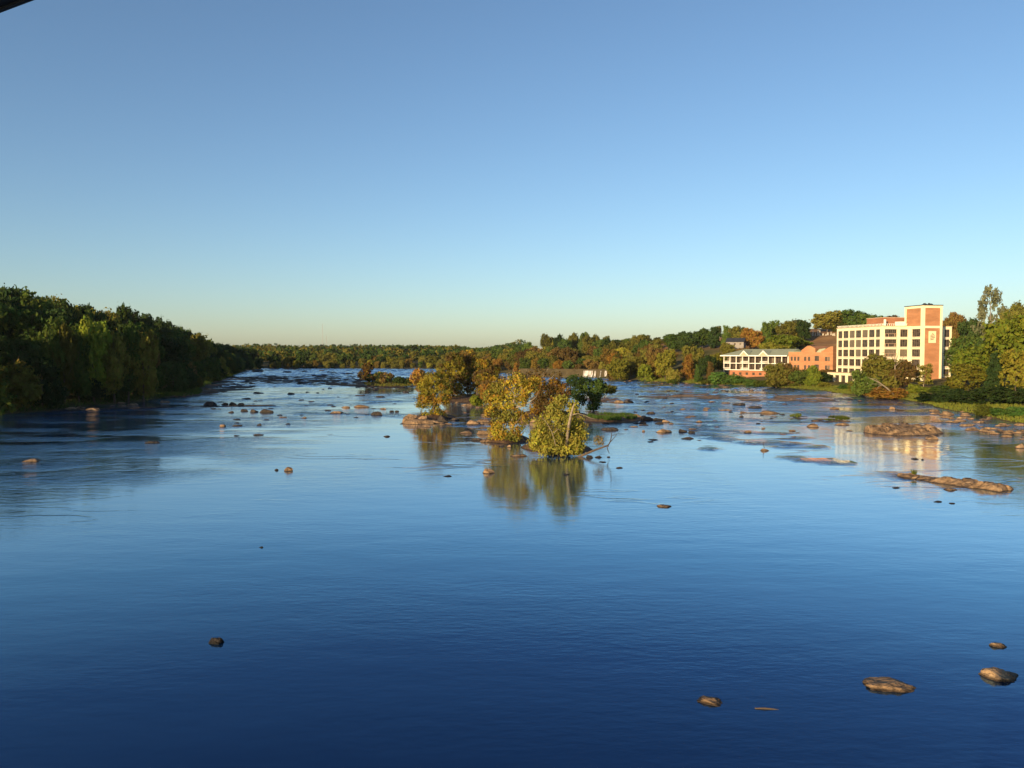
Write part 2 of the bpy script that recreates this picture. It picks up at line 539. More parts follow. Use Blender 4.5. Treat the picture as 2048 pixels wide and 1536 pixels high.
SW_ = np.array([[1.0 if k == c else 0.0 for c in 'lfr'] for _, _, k, _ in SHORE])
SS_ = np.array([s for _, _, _, s in SHORE])
def shore_info(x, y):
    """signed distance to the river's edge (+ on land), profile weights and scale there"""
    x = np.asarray(x, float).ravel(); y = np.asarray(y, float).ravel()
    best = np.full(x.shape, 1e18); W = np.zeros((len(x), 3)); S = np.ones(len(x))
    inside = np.zeros(len(x), bool)
    n = len(SP_)
    for i in range(n):
        a = SP_[i]; b = SP_[(i + 1) % n]
        d = b - a
        t = np.clip(((x - a[0]) * d[0] + (y - a[1]) * d[1]) / (d @ d), 0, 1)
        if i == n - 1:
            t = t * 0
        q = (x - a[0] - t * d[0]) ** 2 + (y - a[1] - t * d[1]) ** 2
        m = q < best
        best[m] = q[m]
        W[m] = (SW_[i] * (1 - t[:, None]) + SW_[(i + 1) % n] * t[:, None])[m]
        S[m] = (SS_[i] * (1 - t) + SS_[(i + 1) % n] * t)[m]
        c = ((a[1] > y) != (b[1] > y))
        with np.errstate(divide='ignore', invalid='ignore'):
            xi = a[0] + (y - a[1]) / (b[1] - a[1] if b[1] != a[1] else 1e-9) * (b[0] - a[0])
        inside ^= c & (x < xi)
    dist = np.sqrt(best)
    return np.where(inside, -dist, dist), W, S
def gz(x, y):
    d, W, S = shore_info(x, y)
    d = d + 1.6 * vn(P3(np.asarray(x) / 9.0, np.asarray(y) / 9.0), 5)
    land = 0
    for k, c in enumerate('lfr'):
        p = np.array(PROF[c])
        land = land + W[:, k] * np.interp(d, p[:, 0], p[:, 1])
    land = land * S
    land = land + fbm(P3(np.asarray(x) / 22.0, np.asarray(y) / 22.0), 3, 9) * np.clip(d / 25.0, 0, 1) * 1.3
    bed = -1.6 * np.clip(-d / 5.0, 0, 1)
    return np.where(d > 0, land + 0.02, bed - 0.02)
def gz1(x, y):
    return float(gz([x], [y])[0])

def axis(*segs):
    out = []
    for a, b, s in segs:
        out.append(np.arange(a, b, s))
    return np.concatenate(out + [np.array([segs[-1][1]])])
def grid_faces(nx, ny):
    i = np.arange(nx * ny).reshape(ny, nx)
    return np.stack([i[:-1, :-1].ravel(), i[:-1, 1:].ravel(), i[1:, 1:].ravel(), i[1:, :-1].ravel()], 1)

xs = axis((-3000, -1000, 500), (-1000, -300, 50), (-300, -130, 8), (-130, -80, 2.5), (-80, 40, 10), (40, 140, 2.5), (140, 300, 6), (300, 1000, 50), (1000, 3000, 500))
ys = axis((-900, -300, 150), (-300, 60, 20), (60, 420, 3), (420, 700, 7), (700, 1800, 40), (1800, 3600, 300))
GX, GY = np.meshgrid(xs, ys)
gzv = gz(GX.ravel(), GY.ravel())
me = np_mesh('ground', np.stack([GX.ravel(), GY.ravel(), gzv], 1), grid_faces(len(xs), len(ys)), M['ground'], True)
dry = me.attributes.new('dry', 'FLOAT', 'POINT')
gd, gw, gs = shore_info(GX.ravel(), GY.ravel())
dv = np.clip((gd - 78) / 12, 0, 1) * gw[:, 2] * np.clip((GY.ravel() - 300) / 20, 0, 1)
dry.data.foreach_set('value', dv.astype(np.float32))
ground = link(bpy.data.objects.new('ground', me)); tag(ground, 'wooded river banks and hills of brown grass and leaf litter', kind='structure')

# ------------------------------------------------------------------ water: one sheet, waves as real relief in the rapids
wx = axis((-420, -190, 15), (-190, 112, 1.0), (112, 420, 15))
wy = axis((-300, 30, 15), (30, 100, 2.0), (100, 640, 0.9), (640, 760, 15))
WX, WY = np.meshgrid(wx, wy)
X = WX.ravel(); Y = WY.ravel()
def sstep(a, b, v):
    t = np.clip((v - a) / (b - a), 0, 1)
    return t * t * (3 - 2 * t)
BANDS = [([(400,813),(560,812),(720,806),(900,796)], 6), ([(610,826),(760,828),(820,834)], 3.5), ([(880,846),(950,852),(985,858)], 3.0), ([(100,826),(260,820),(400,817)], 5),
         ([(500,800),(640,795)], 5),
         ([(1240,818),(1330,826),(1400,842),(1440,866)], 6), ([(1300,806),(1480,806),(1640,806)], 8), ([(1420,872),(1520,885),(1600,895)], 3.5), ([(1440,900),(1560,915),(1680,925)], 2.2),
         ([(1380,850),(1420,868),(1560,872)], 4), ([(1560,800),(1720,798)], 8), ([(1500,840),(1600,846)], 4), ([(1740,948),(1800,952)], 1.4), ([(1240,786),(1400,790),(1560,795)], 10),
         ([(490,750),(600,752),(720,748)], 26), ([(480,770),(600,766),(720,764)], 18), ([(880,742),(760,742)], 20)]
def riffle(X, Y):
    """0 calm .. 1 broken water"""
    far = sstep(190, 260, Y)
    right = sstep(-5, 45, X - (Y - 100) * 0.05) * sstep(95, 150, Y)
    left = sstep(-18, -52, X) * sstep(60, 88, Y) * (1 - sstep(200, 230, Y)) * 0.5
    zone = np.clip(np.maximum(far, right), 0, 1)
    left = left * (.12 + .88 * sstep(-.25, .3, fbm(P3(X / 13.0, Y / 4.5), 4, 141)))
    st = fbm(P3(X / 30.0 + 0.15 * Y / 9.0, Y / 9.0), 4, 31)
    st2 = fbm(P3(X / 9.0, Y / 30.0), 3, 77)
    m = sstep(-0.34, 0.20, st + 0.35 * st2)
    pool = sstep(0.35, 0.75, vn(P3(X / 60.0, Y / 42.0), 3) * 0.5 + 0.5)
    band = np.zeros_like(X)
    for pts, w in BANDS:
        P = [at_ground(*q) for q in pts]
        for a, b in zip(P[:-1], P[1:]):
            d = np.array([b.x - a.x, b.y - a.y]); L2 = d @ d
            t = np.clip(((X - a.x) * d[0] + (Y - a.y) * d[1]) / L2, 0, 1)
            q = np.hypot(X - a.x - t * d[0], (Y - a.y - t * d[1]) * .8)
            band = np.maximum(band, 1 - sstep(w * .3, w, q + w * .5 * st))
    brk = fbm(P3(X / 7.0, Y / 3.2), 3, 91)
    band = band * sstep(-.30, .22, brk)
    calm = (1 - sstep(14, 30, np.abs(Y - 258 - 0.05 * X))) * sstep(0, -25, X)
    return np.maximum(zone * np.clip(m * (1 - 0.35 * pool) + 0.1, 0, 1) * (1 - 0.85 * calm) * .8, band) + .07 * sstep(45, 80, Y) * sstep(-.3, .4, st2) + left
RF = riffle(X, Y)
wav = 0.55 * fbm(P3(X / 5.5, Y / 2.8), 3, 51) + 0.22 * fbm(P3(X / 2.4, Y / 2.0), 2, 61)
WZ = wav * RF * (0.28 + 1.5 * sstep(150, 360, Y)) + 0.012 * fbm(P3(X / 6.0, Y / 3.5), 2, 71) * sstep(60, 110, Y)
me = np_mesh('river_water', np.stack([X, Y, WZ], 1), grid_faces(len(wx), len(wy)), M['water'], True)
ra = me.attributes.new('riffle', 'FLOAT', 'POINT'); ra.data.foreach_set('value', RF.astype(np.float32))
water = link(bpy.data.objects.new('river_water', me)); tag(water, 'wide blue river with calm water in front and rapids behind', kind='structure')

# ------------------------------------------------------------------ foliage and trees
def quads(C, size, nrm=None, aspect=0.62, seed=0, bias=1.2):
    """a leaf-like quad at every point of C, turned at random, leaning out along nrm"""
    r = np.random.default_rng(seed)
    n = len(C)
    d = r.normal(size=(n, 3))
    d /= np.linalg.norm(d, axis=1)[:, None]
    if nrm is not None:
        d = d + nrm * bias
        d /= np.linalg.norm(d, axis=1)[:, None] + 1e-9
    a = np.cross(d, r.normal(size=(n, 3)))
    a /= np.linalg.norm(a, axis=1)[:, None] + 1e-9
    b = np.cross(d, a)
    s = (size * r.uniform(0.35, 1.0, n) ** 1.3 * 1.9)[:, None]
    a = a * s; b = b * s * aspect
    V = np.stack([C - a, C - b * 0.9 + a * 0.1, C + a, C + b * 0.9 + a * 0.1], 1).reshape(-1, 3)
    F = np.arange(4 * n).reshape(n, 4)
    return V, F
def lobes_points(lobes, per_clump, n_clumps, spread, seed):
    """leaf points in clumps over the outer part of each lobe (cx, cy, cz, rx, ry, rz)"""
    r = np.random.default_rng(seed)
    L = np.array(lobes, float)
    area = (L[:, 3] * L[:, 5]) ** 1.0
    pick = r.choice(len(L), n_clumps, p=area / area.sum())
    d = r.normal(size=(n_clumps, 3)); d /= np.linalg.norm(d, axis=1)[:, None]
    rad = r.uniform(0.25, 1.0, n_clumps) ** 0.4
    C = L[pick, :3] + d * L[pick, 3:6] * rad[:, None]
    P = np.repeat(C, per_clump, 0) + r.normal(size=(n_clumps * per_clump, 3)) * spread
    nr = np.repeat(d, per_clump, 0)
    return P, nr
def crown_lobes(kind, seed):
    """lobes of a crown one high and one across, foot at z = 0"""
    r = random.Random(seed)
    L = []
    if kind == 'round':
        L.append((0, 0, .50, .36, .36, .42))
        for k in range(11):
            t = k * 2.4; z = r.uniform(.18, .86); rr = math.sqrt(max(.02, 1 - (2 * z - 1) ** 2)) * .33
            s = r.uniform(.14, .21)
            L.append((math.cos(t) * rr, math.sin(t) * rr, z, s, s, s * .8))
    elif kind == 'tall':
        for k in range(12):
            t = k * 2.4; z = .06 + .84 * k / 11; rr = .26 * math.sin(math.pi * min(1, .25 + .7 * z)) * r.uniform(.5, 1.1)
            s = r.uniform(.15, .23) * (1.1 - .5 * z)
            L.append((math.cos(t) * rr, math.sin(t) * rr, z, s * 1.2, s * 1.2, s * .75))
        L.append((0, 0, .45, .28, .28, .42))
    elif kind == 'spread':
        for k in range(14):
            t = k * 2.4; rr = .42 * math.sqrt((k + .5) / 14); z = .80 - 1.6 * rr * rr + r.uniform(-.1, .06)
            s = r.uniform(.13, .19)
            L.append((math.cos(t) * rr, math.sin(t) * rr, max(.16, z), s, s, s * .62))
        L.append((0, 0, .40, .30, .30, .28))
    elif kind == 'airy':
        for k in range(15):
            t = k * 2.4; z = .12 + .80 * k / 14; rr = .36 * math.sin(math.pi * (.15 + .75 * z)) * r.uniform(.4, 1.15)
            s = r.uniform(.07, .13)
            L.append((math.cos(t) * rr, math.sin(t) * rr, z, s * 1.25, s * 1.25, s * .8))
    elif kind == 'pine':
        for k in range(13):
            z = .08 + .86 * k / 12; t = k * 2.4; rr = .30 * (1.02 - z) * r.uniform(.5, 1.1)
            s = .04 + .17 * (1.05 - z)
            L.append((math.cos(t) * rr, math.sin(t) * rr, z, s, s, .07))
        L.append((0, 0, .45, .10, .10, .45))
    elif kind == 'bush':
        L.append((0, 0, .36, .40, .40, .40))
        for k in range(10):
            t = k * 2.4; z = r.uniform(.12, .80); rr = r.uniform(.18, .36) * (1.15 - .6 * z)
            s = r.uniform(.13, .22)
            L.append((math.cos(t) * rr, math.sin(t) * rr, z, s, s, s * .95))
    return L
CROWN = {}
def crown_mesh(kind, var):
    key = (kind, var)
    if key not in CROWN:
        sd = hash(kind) % 1 + sum(map(ord, kind)) * 7 + var * 131
        L = crown_lobes(kind, sd)
        nc = {'airy': 190, 'pine': 420, 'bush': 330}.get(kind, 520)
        P, nr = lobes_points(L, 14, nc, 0.028, sd)
        V, F = quads(P, 0.026, nr, seed=sd)
        CROWN[key] = np_mesh('crown_' + kind, V, F, LEAF['green'])
    return CROWN[key]
TRUNK = {}
def trunk_mesh(var, mat):
    key = (var, mat)
    if key not in TRUNK:
        r = random.Random(var * 7 + 3)
        mb = MB()
        bend = (r.uniform(-.03, .03), r.uniform(-.03, .03))
        ax = [(bend[0] * math.sin(3 * t), bend[1] * math.sin(2 * t), t) for t in (-.06, 0, .15, .35, .6, .85)]
        mb.tube(ax, [.030, .024, .018, .014, .009, .003], 7)
        for k in range(8):
            t = .22 + .07 * k; a = k * 2.4 + r.uniform(-.3, .3)
            p = Vector((bend[0] * math.sin(3 * t), bend[1] * math.sin(2 * t), t))
            l = r.uniform(.16, .30) * (1.1 - .5 * t)
            q = p + Vector((math.cos(a) * l * .5, math.sin(a) * l * .5, l * .35)); e = p + Vector((math.cos(a) * l, math.sin(a) * l, l * .95))
            mb.tube([p, q, e], [.009 * (1.2 - t), .006 * (1.2 - t), .0015], 5)
        TRUNK[key] = mb.mesh('trunk', M[mat], True)
    return TRUNK[key]
TREE_COUNT = 0
def tree(x, y, top, width, kind, leaf, label, group=None, c0=0.12, name='broadleaf_tree', cat='tree', bark='bark', base=None):
    global TREE_COUNT
    TREE_COUNT += 1
    z = gz1(x, y) if base is None else base
    H = max(2.0, top - z)
    o = empty(name, (x, y, z - 0.1), random.uniform(0, 6.28), label, cat, group)
    t = link(bpy.data.objects.new('trunk', trunk_mesh(TREE_COUNT % 3, bark)), o)
    t.scale = (max(width, H * .6),) * 2 + (H,)
    c = link(bpy.data.objects.new('crown', crown_mesh(kind, TREE_COUNT % 2)), o)
    c.scale = (width, width, H * (1 - c0))
    c.location = (0, 0, H * c0)
    c.material_slots[0].link = 'OBJECT'
    c.material_slots[0].material = LEAF[leaf]
    return o

# skyline of the photograph: the tops of the far-off trees reach this line
SIL = [(-400,520),(-100,560),(0,574),(60,580),(130,588),(165,607),(200,612),(290,615),(310,630),(345,643),(372,655),(420,678),(450,690),(476,690),
       (500,686),(545,684),(580,690),(620,688),(700,688),(830,690),(925,691),(940,698),(985,694),(1015,684),(1060,672),(1130,668),(1180,664),(1215,674),(1250,678),(1275,668),
       (1300,672),(1345,667),(1400,659),(1425,653),(1440,652),(1480,650),(1505,655),(1525,641),(1590,636),(1612,640),(1625,632),(1645,622),(1700,616),(1740,628),(1785,630),
       (1850,640),(1885,622),(1912,620),(1935,634),(1955,602),(1990,590),(2048,598),(2200,590),(2500,560)]
SILX = np.array([a for a, _ in SIL], float); SILY = np.array([b for _, b in SIL], float)
def sil(px):
    return float(np.interp(px, SILX, SILY))
COVER = np.full(3000, 3000.0)        # nearest trees' tops so far, by column, to leave out trees nobody sees
def seen_above(px, half, top):
    a, b = int(px - half) + 400, int(px + half) + 400
    a, b = max(0, a), min(2999, b)
    if b <= a: return False
    return bool((COVER[a:b] > top + 4).mean() > 0.3)
def cover(px, half, top, shape=0.7):
    a, b = int(px - half * shape) + 400, int(px + half * shape) + 400
    a, b = max(0, a), min(2999, b)
    if b > a: COVER[a:b] = np.minimum(COVER[a:b], top + 6)
#@@TREES

# along the left bank, row behind row up the hill
def along(points, step):
    out = []
    for (a, b) in zip(points[:-1], points[1:]):
        a, b = np.array(a, float), np.array(b, float)
        L = np.linalg.norm(b - a)
        for k in range(max(1, int(L / step))):
            t = (k + random.uniform(0.15, 0.85)) / max(1, int(L / step))
            n = np.array([-(b - a)[1], (b - a)[0]]) / L
            out.append((a + (b - a) * t, n))
    return out
LEFT = [(-103,95),(-100,150),(-95,171),(-93,198),(-98,237),(-116,293),(-142,390),(-172,486),(-190,560),(-195,612)]
LT = [(100,640,170,30,'green','bright tree leftmost of the sunlit band in the left wood'),(126,650,172,28,'olive','small bright yellow green tree second in the sunlit band of the left wood'),
      (155,658,176,28,'green','low bright green tree in the middle of the sunlit band of the left wood'),(184,640,180,40,'lime','tallest bright green tree of the sunlit band in the left wood'),
      (226,652,184,32,'olive','yellow green tree right of the tallest sunlit tree in the left wood'),(254,648,188,34,'green','green tree with a lit top in the sunlit band of the left wood'),(284,650,190,34,'olive','olive gold tree at the right end of the sunlit band in the left wood')]
for (px, tp, Yd, wpx, leaf, lb) in LT:
    p = at_depth(px, tp, Yd)
    tree(p.x, Yd, p.z, wpx * Yd / FPX * 1.9, 'round', leaf, lb, None, .05)
left_n = 0
ADJ = {'dark': 'deep green', 'green': 'green', 'olive': 'olive green', 'brown': 'brownish', 'orange': 'rusty orange', 'gold': 'golden', 'yellow': 'yellow green', 'pale': 'pale green', 'sunny': 'yellow green', 'amber': 'golden', 'lime': 'lime green'}
PLACE = ['leaning over the water in the shaded left wood', 'low on the slope of the shaded left wood', 'halfway up the slope of the shaded left wood', 'on the crest of the shaded left wood']
for row, (dd, step) in enumerate([(4,7.5),(12,8.5),(23,9.5),(36,10.5),(52,12),(72,14),(96,16),(128,18)]):
    for p, n in along(LEFT, step):
        q = p + n * (dd + random.uniform(-2.5, 2.5))
        x, y = q
        px = px_of(x, y)
        if px < -70 or y < 90: continue
        g = gz1(x, y)
        h = random.uniform(13, 20) if row else random.uniform(6, 13)
        w = h * random.uniform(.62, .85) if row else h * random.uniform(.8, 1.1)
        half = w / y * FPX / 2
        limit = max(sil(px - half * .45), sil(px), sil(px + half * .45))
        top = min(g + h, z_at(limit + random.uniform(-3, 5), y))
        if row >= 3: top = min(g + 24, z_at(limit + random.uniform(-4, 4), y)) if g + 24 > z_at(limit, y) else g + h
        if top - g < 5: continue
        tp = py_of(top, y)
        if not seen_above(px, half, tp): continue
        cover(px, half, tp)
        left_n += 1
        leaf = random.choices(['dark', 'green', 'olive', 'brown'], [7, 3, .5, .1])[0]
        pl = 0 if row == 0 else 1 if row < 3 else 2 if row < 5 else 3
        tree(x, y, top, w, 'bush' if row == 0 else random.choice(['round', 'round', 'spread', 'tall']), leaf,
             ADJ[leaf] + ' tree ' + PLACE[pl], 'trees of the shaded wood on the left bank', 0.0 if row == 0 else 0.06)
print('left trees', left_n)

#@@FAR
# far bank: a front row of golden trees, woods beyond them
far_n = 0
FARB = [(-195,612),(-120,622),(-62,618),(-40,545)]
for row, (dd, step) in enumerate([(3,6.5),(12,7.5)]):
    for p, n in along(FARB, step):
        q = p + n * (dd + random.uniform(-2, 2)); x, y = q
        px = px_of(x, y)
        if px < 470 or px > 950: continue
        g = gz1(x, y)
        h = random.uniform(8, 13) if row else random.uniform(3.5, 8)
        w = h * random.uniform(.9, 1.3)
        leaf = random.choices(['olive', 'sunny', 'amber', 'green'], [4, 2.5, 1, 2.5])[0]
        far_n += 1
        tree(x, y, g + h, w, random.choice(['round', 'spread', 'bush']) if row else 'bush', leaf,
             ADJ[leaf] + ' tree in the sunlit row along the far river bank', 'trees in the row along the far bank', 0.0)
print('far trees', far_n)
# woods: one mass of crowns
def woods(name, label, spots, leafkey, seed, nq=130, q=1.0):
    Vs, Fs, off = [], [], 0
    r = np.random.default_rng(seed)
    for (x, y, z0, z1, w) in spots:
        L = []
        for k in range(7):
            t = k * 2.4 + r.uniform(0, 1); rr = r.uniform(.05, .36) * w; zz = r.uniform(.35, .85)
            s = r.uniform(.18, .28) * w
            L.append((x + math.cos(t) * rr, y + math.sin(t) * rr, z0 + (z1 - z0) * zz, s, s, s * .7))
        P, nr = lobes_points(L, 8, nq // 8, 0.35, int(r.integers(1e9)))
        P[:, 2] = np.minimum(P[:, 2], z1)
        V, F = quads(P, q * w / 11.0, nr, seed=int(r.integers(1e9)))
        Vs.append(V); Fs.append(F + off); off += len(V)
    me = np_mesh(name, np.concatenate(Vs), np.concatenate(Fs), LEAF[leafkey])
    o = link(bpy.data.objects.new(name, me))
    return tag(o, label, 'woods', None, 'stuff')
spots = {'green': [], 'olive': [], 'dark': []}
for y in (640, 665, 695, 730, 775, 830, 900, 990, 1100, 1230, 1380, 1560):
    x0, x1 = (380 - 1024) / FPX * y, (1040 - 1024) / FPX * y
    x = x0
    while x < x1:
        w = random.uniform(9, 14)
        x += w * .62
        yy = y + random.uniform(-9, 9)
        px = px_of(x, yy); g = gz1(x, yy)
        if g < .3: continue
        zt = min(g + random.uniform(9, 14), z_at(sil(px) + random.uniform(-1.5, 2.5), yy))
        if y > 1300: zt = z_at(sil(px) + random.uniform(-1.5, 2.5), yy)
        if zt < g + 3: continue
        spots[random.choices(['green', 'olive', 'dark'], [5, 3, 1.5])[0]].append((x, yy, g, zt, w))
for k, lb in (('green', 'distant green woods rolling along the far hills'), ('olive', 'olive patches of the distant woods on the far hills'), ('dark', 'dark patches of the distant woods on the far hills')):
    woods('distant_woods', lb, spots[k], k, 5 + len(k))
sp_ = []
for y in np.arange(-70, 150, 9.0):
    for dd in (6, 15, 26, 40, 56, 75, 96, 120):
        i = np.interp(y, [-70, 0, 100, 150], [-91, -92, -100, -100])
        x = i - dd + random.uniform(-3, 3); yy = y + random.uniform(-3, 3)
        if yy > 20 and px_of(x, yy) > -60: continue
        pd = abs((x + 97) * .809 - (yy - 182) * .588)
        if pd < 24 and dd > 10: continue  # gap in these unseen woods, shaped to let sun reach the left wood
        g = gz1(x, yy)
        sp_.append((x, yy, g - 3, g + random.uniform(12, 17), random.uniform(9, 12)))
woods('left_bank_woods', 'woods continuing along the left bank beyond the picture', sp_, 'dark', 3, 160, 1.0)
#@@RIGHT
# right bank, tree by tree: (px, depth, top py, width px, crown, leaf, label)
RT = [
 (1240,345,716,46,'round','sunny','yellow olive tree at the dam end of the right bank'),
 (1262,352,704,46,'spread','olive','olive brown tree behind the bright green riverside tree'),
 (1291,331,724,36,'bush','lime','bright green small tree at the water right of the dam'),
 (1312,345,690,38,'round','brown','brownish tall tree behind the yellow riverside trees'),
 (1331,325,699,42,'round','sunny','big yellow green tree left of the orange riverside tree'),
 (1345,312,726,30,'bush','olive','low olive tree leaning over the right water edge below the yellow tree'),
 (1376,319,707,30,'tall','orange','rusty orange tree among greens on the right bank'),
 (1386,346,687,46,'round','olive','tall olive tree rising behind the rusty orange tree'),
 (1396,306,728,18,'tall','green','narrow grey green tree at the water left of the green reeds'),
 (1414,320,706,34,'round','dark','dark nearly black tree left of the porch mill'),
 (1421,309,722,20,'tall','brown','brown small tree in front of the dark tree by the mill'),
 (1437,334,702,30,'round','sunny','yellow green tree touching the left end of the porch mill'),
 (1225,352,730,26,'bush','amber','golden bushy tree beside the end of the dam'),
 (1362,330,728,26,'bush','brown','brown bushy tree left of the rusty orange tree'),
 (1350,450,668,44,'round','green','green round tree on the skyline above the yellow riverside tree'),
 (1376,440,661,44,'round','dark','dark tree on the skyline above the rusty orange tree'),
 (1405,440,657,40,'round','green','green tree on the skyline above the brown slope'),
 (1429,432,653,32,'tall','dark','dark tree left of the hill house on the skyline'),
 (1454,428,650,28,'tall','green','slim tree on the skyline just left of the hill house roof'),
 (1481,424,649,44,'round','olive','olive tree rising behind the hill house'),
 (1456,386,685,30,'round','olive','small olive tree in front of the left half of the hill house'),
 (1486,384,690,32,'bush','brown','low brown tree in front of the right half of the hill house'),
 (1505,402,656,44,'round','orange','rust coloured round tree right of the hill house'),
 (1530,402,643,24,'tall','green','slim green tree behind the rust coloured round tree'),
 (1542,420,641,36,'round','green','dark green tree on the skyline above the mill roof'),
 (1586,410,636,60,'round','olive','tan and olive spreading tree on the skyline above the mill'),
 (1607,400,640,28,'round','dark','dark green tree at the left end of the cemetery terrace'),
 (1572,362,660,62,'spread','lime','bright green spreading tree directly above the mill roof'),
 (1545,345,681,60,'spread','sunny','low yellow green tree just behind the mill roof'),
 (1600,372,676,44,'spread','lime','green low tree below the cemetery terrace behind the brick wing'),
 (1655,425,622,62,'round','olive','large olive brown tree standing over the gravestones'),
 (1708,420,616,64,'round','green','large spreading tree behind the gravestones, right of the tallest obelisk'),
 (1680,423,624,52,'tall','olive','olive tree between the two large trees over the gravestones'),
 (1745,395,626,56,'round','green','green tree on the skyline above the roof railing'),
 (1775,395,631,46,'round','brown','brown green tree behind the rooftop brick penthouse'),
 (1630,345,696,70,'bush','sunny','yellow green thicket between the cemetery slope and the brick wing'),
 (1907,300,619,46,'spread','brown','orange brown tree right of the brick tower top'),
 (1948,290,632,52,'round','dark','dark tree shading the cemetery right of the tower'),
 (1982,285,571,62,'airy','pale','tall pale airy tree on the right skyline'),
 (2032,278,597,54,'round','olive','olive tree on the skyline at the right edge behind the tall pale tree'),
 (1928,228,664,72,'bush','green','green ivy covered mound right of the office block'),
 (1950,206,686,74,'round','lime','bright yellow green tree between the office block and the dark thicket'),
 (1932,199,722,84,'bush','sunny','yellow lower tree right of the office block, in front of the bright green one'),
 (2036,190,618,112,'round','lime','huge lime yellow tree at the right edge'),
 (2034,181,690,76,'bush','sunny','yellow lower tree under the huge lime tree at the right edge'),
 (1992,186,704,42,'tall','dark','dark gap tree between the yellow tree and the golden one'),
 (1768,214,709,78,'round','olive','olive autumn tree hiding the lower office windows'),
 (1733,216,736,60,'round','green','green tree in front of the office annex'),
 (1802,212,721,58,'round','brown','brown autumn tree in front of the tower base'),
 (1774,205,768,84,'bush','orange','rusty orange bushy tree over the water below the office block'),
 (1848,214,727,46,'airy','olive','thin olive tree with a pale stem before the brick tower'),
 (1829,205,762,32,'bush','lime','bright lime bush at the foot of the brick tower'),
 (1553,268,726,52,'round','olive','olive tree between the porch mill and the river'),
 (1577,268,722,40,'round','brown','brownish tree in front of the brick wing'),
 (1627,259,730,38,'tall','lime','pointed lime green tree below the brick wing'),
 (1601,264,736,42,'round','green','dark green tree left of the pointed lime tree'),
 (1642,262,744,40,'round','dark','shaded tree between the pointed lime tree and the office annex'),
 (1660,285,736,40,'round','brown','brown tree in the gap between the brick wing and the office block'),
]
for (px, Yd, tp, wpx, kind, leaf, lb) in RT:
    p = at_depth(px, tp, Yd)
    nm = 'shrub' if kind == 'bush' and wpx < 40 else 'broadleaf_tree'
    tree(p.x, Yd, p.z, wpx * Yd / FPX * 1.1, kind, leaf, lb, None, 0.0 if kind == 'bush' else 0.06, nm,
         'shrub' if nm == 'shrub' else 'tree', 'pale_bark' if kind == 'airy' else 'bark')
    cover(px, wpx / 2, tp)
# riverside shrubs on the right bank: (px, base depth, top py, width px, leaf, label)
RS = [
 (1436,296,741,40,'reed','fresh green shrub left of the stone mill base'),
 (1468,293,743,44,'reed','fresh green shrub under the mill porch'),
 (1500,286,756,34,'reed','low green shrub before the stone mill base'),
 (1525,279,756,36,'grass','yellow green shrub right of the stone mill base'),
 (1560,272,760,40,'grass','low shrub at the water under the olive mill tree'),
 (1595,266,764,34,'grass','low yellow green shrub on the bank below the brick wing'),
 (1650,252,768,30,'sunny','yellow shrub at the left foot of the office annex'),
 (1693,240,768,36,'reed','green shrub at the right foot of the office annex'),
 (1712,231,760,36,'olive','olive shrub right of the annex foot'),
 (1850,203,770,44,'lime','lime shrub below the dark underpass of the tower'),
 (1880,196,768,42,'green','green leafy shrub right of the tower foot'),
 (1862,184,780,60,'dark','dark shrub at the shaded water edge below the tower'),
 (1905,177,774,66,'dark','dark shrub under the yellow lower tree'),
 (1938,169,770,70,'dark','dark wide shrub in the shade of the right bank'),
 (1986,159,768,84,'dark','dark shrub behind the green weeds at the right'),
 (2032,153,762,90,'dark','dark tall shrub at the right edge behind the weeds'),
 (1968,147.5,808,40,'grass','sunny weed clump on the right shore nearest the lone boulder'),
 (2002,143,810,44,'reed','sunny weed clump in the middle of the right shore'),
 (2036,139,812,44,'reed','sunny weed clump at the right picture edge'),
 (1888,178,796,44,'dark','low dark shrub beside the lone boulder'),
 (1345,306,756,26,'grass','yellow green shrub at the waterline below the yellow trees'),
 (1412,301,757,24,'grass','grassy shrub at the waterline left of the reeds'),
]
for (px, Yd, tp, wpx, leaf, lb) in RS:
    p = at_depth(px, tp, Yd)
    tree(p.x, Yd, p.z, wpx * Yd / FPX * 1.15, 'bush', leaf, lb, None, 0.0, 'shrub', 'shrub')
    cover(px, wpx / 2, tp)
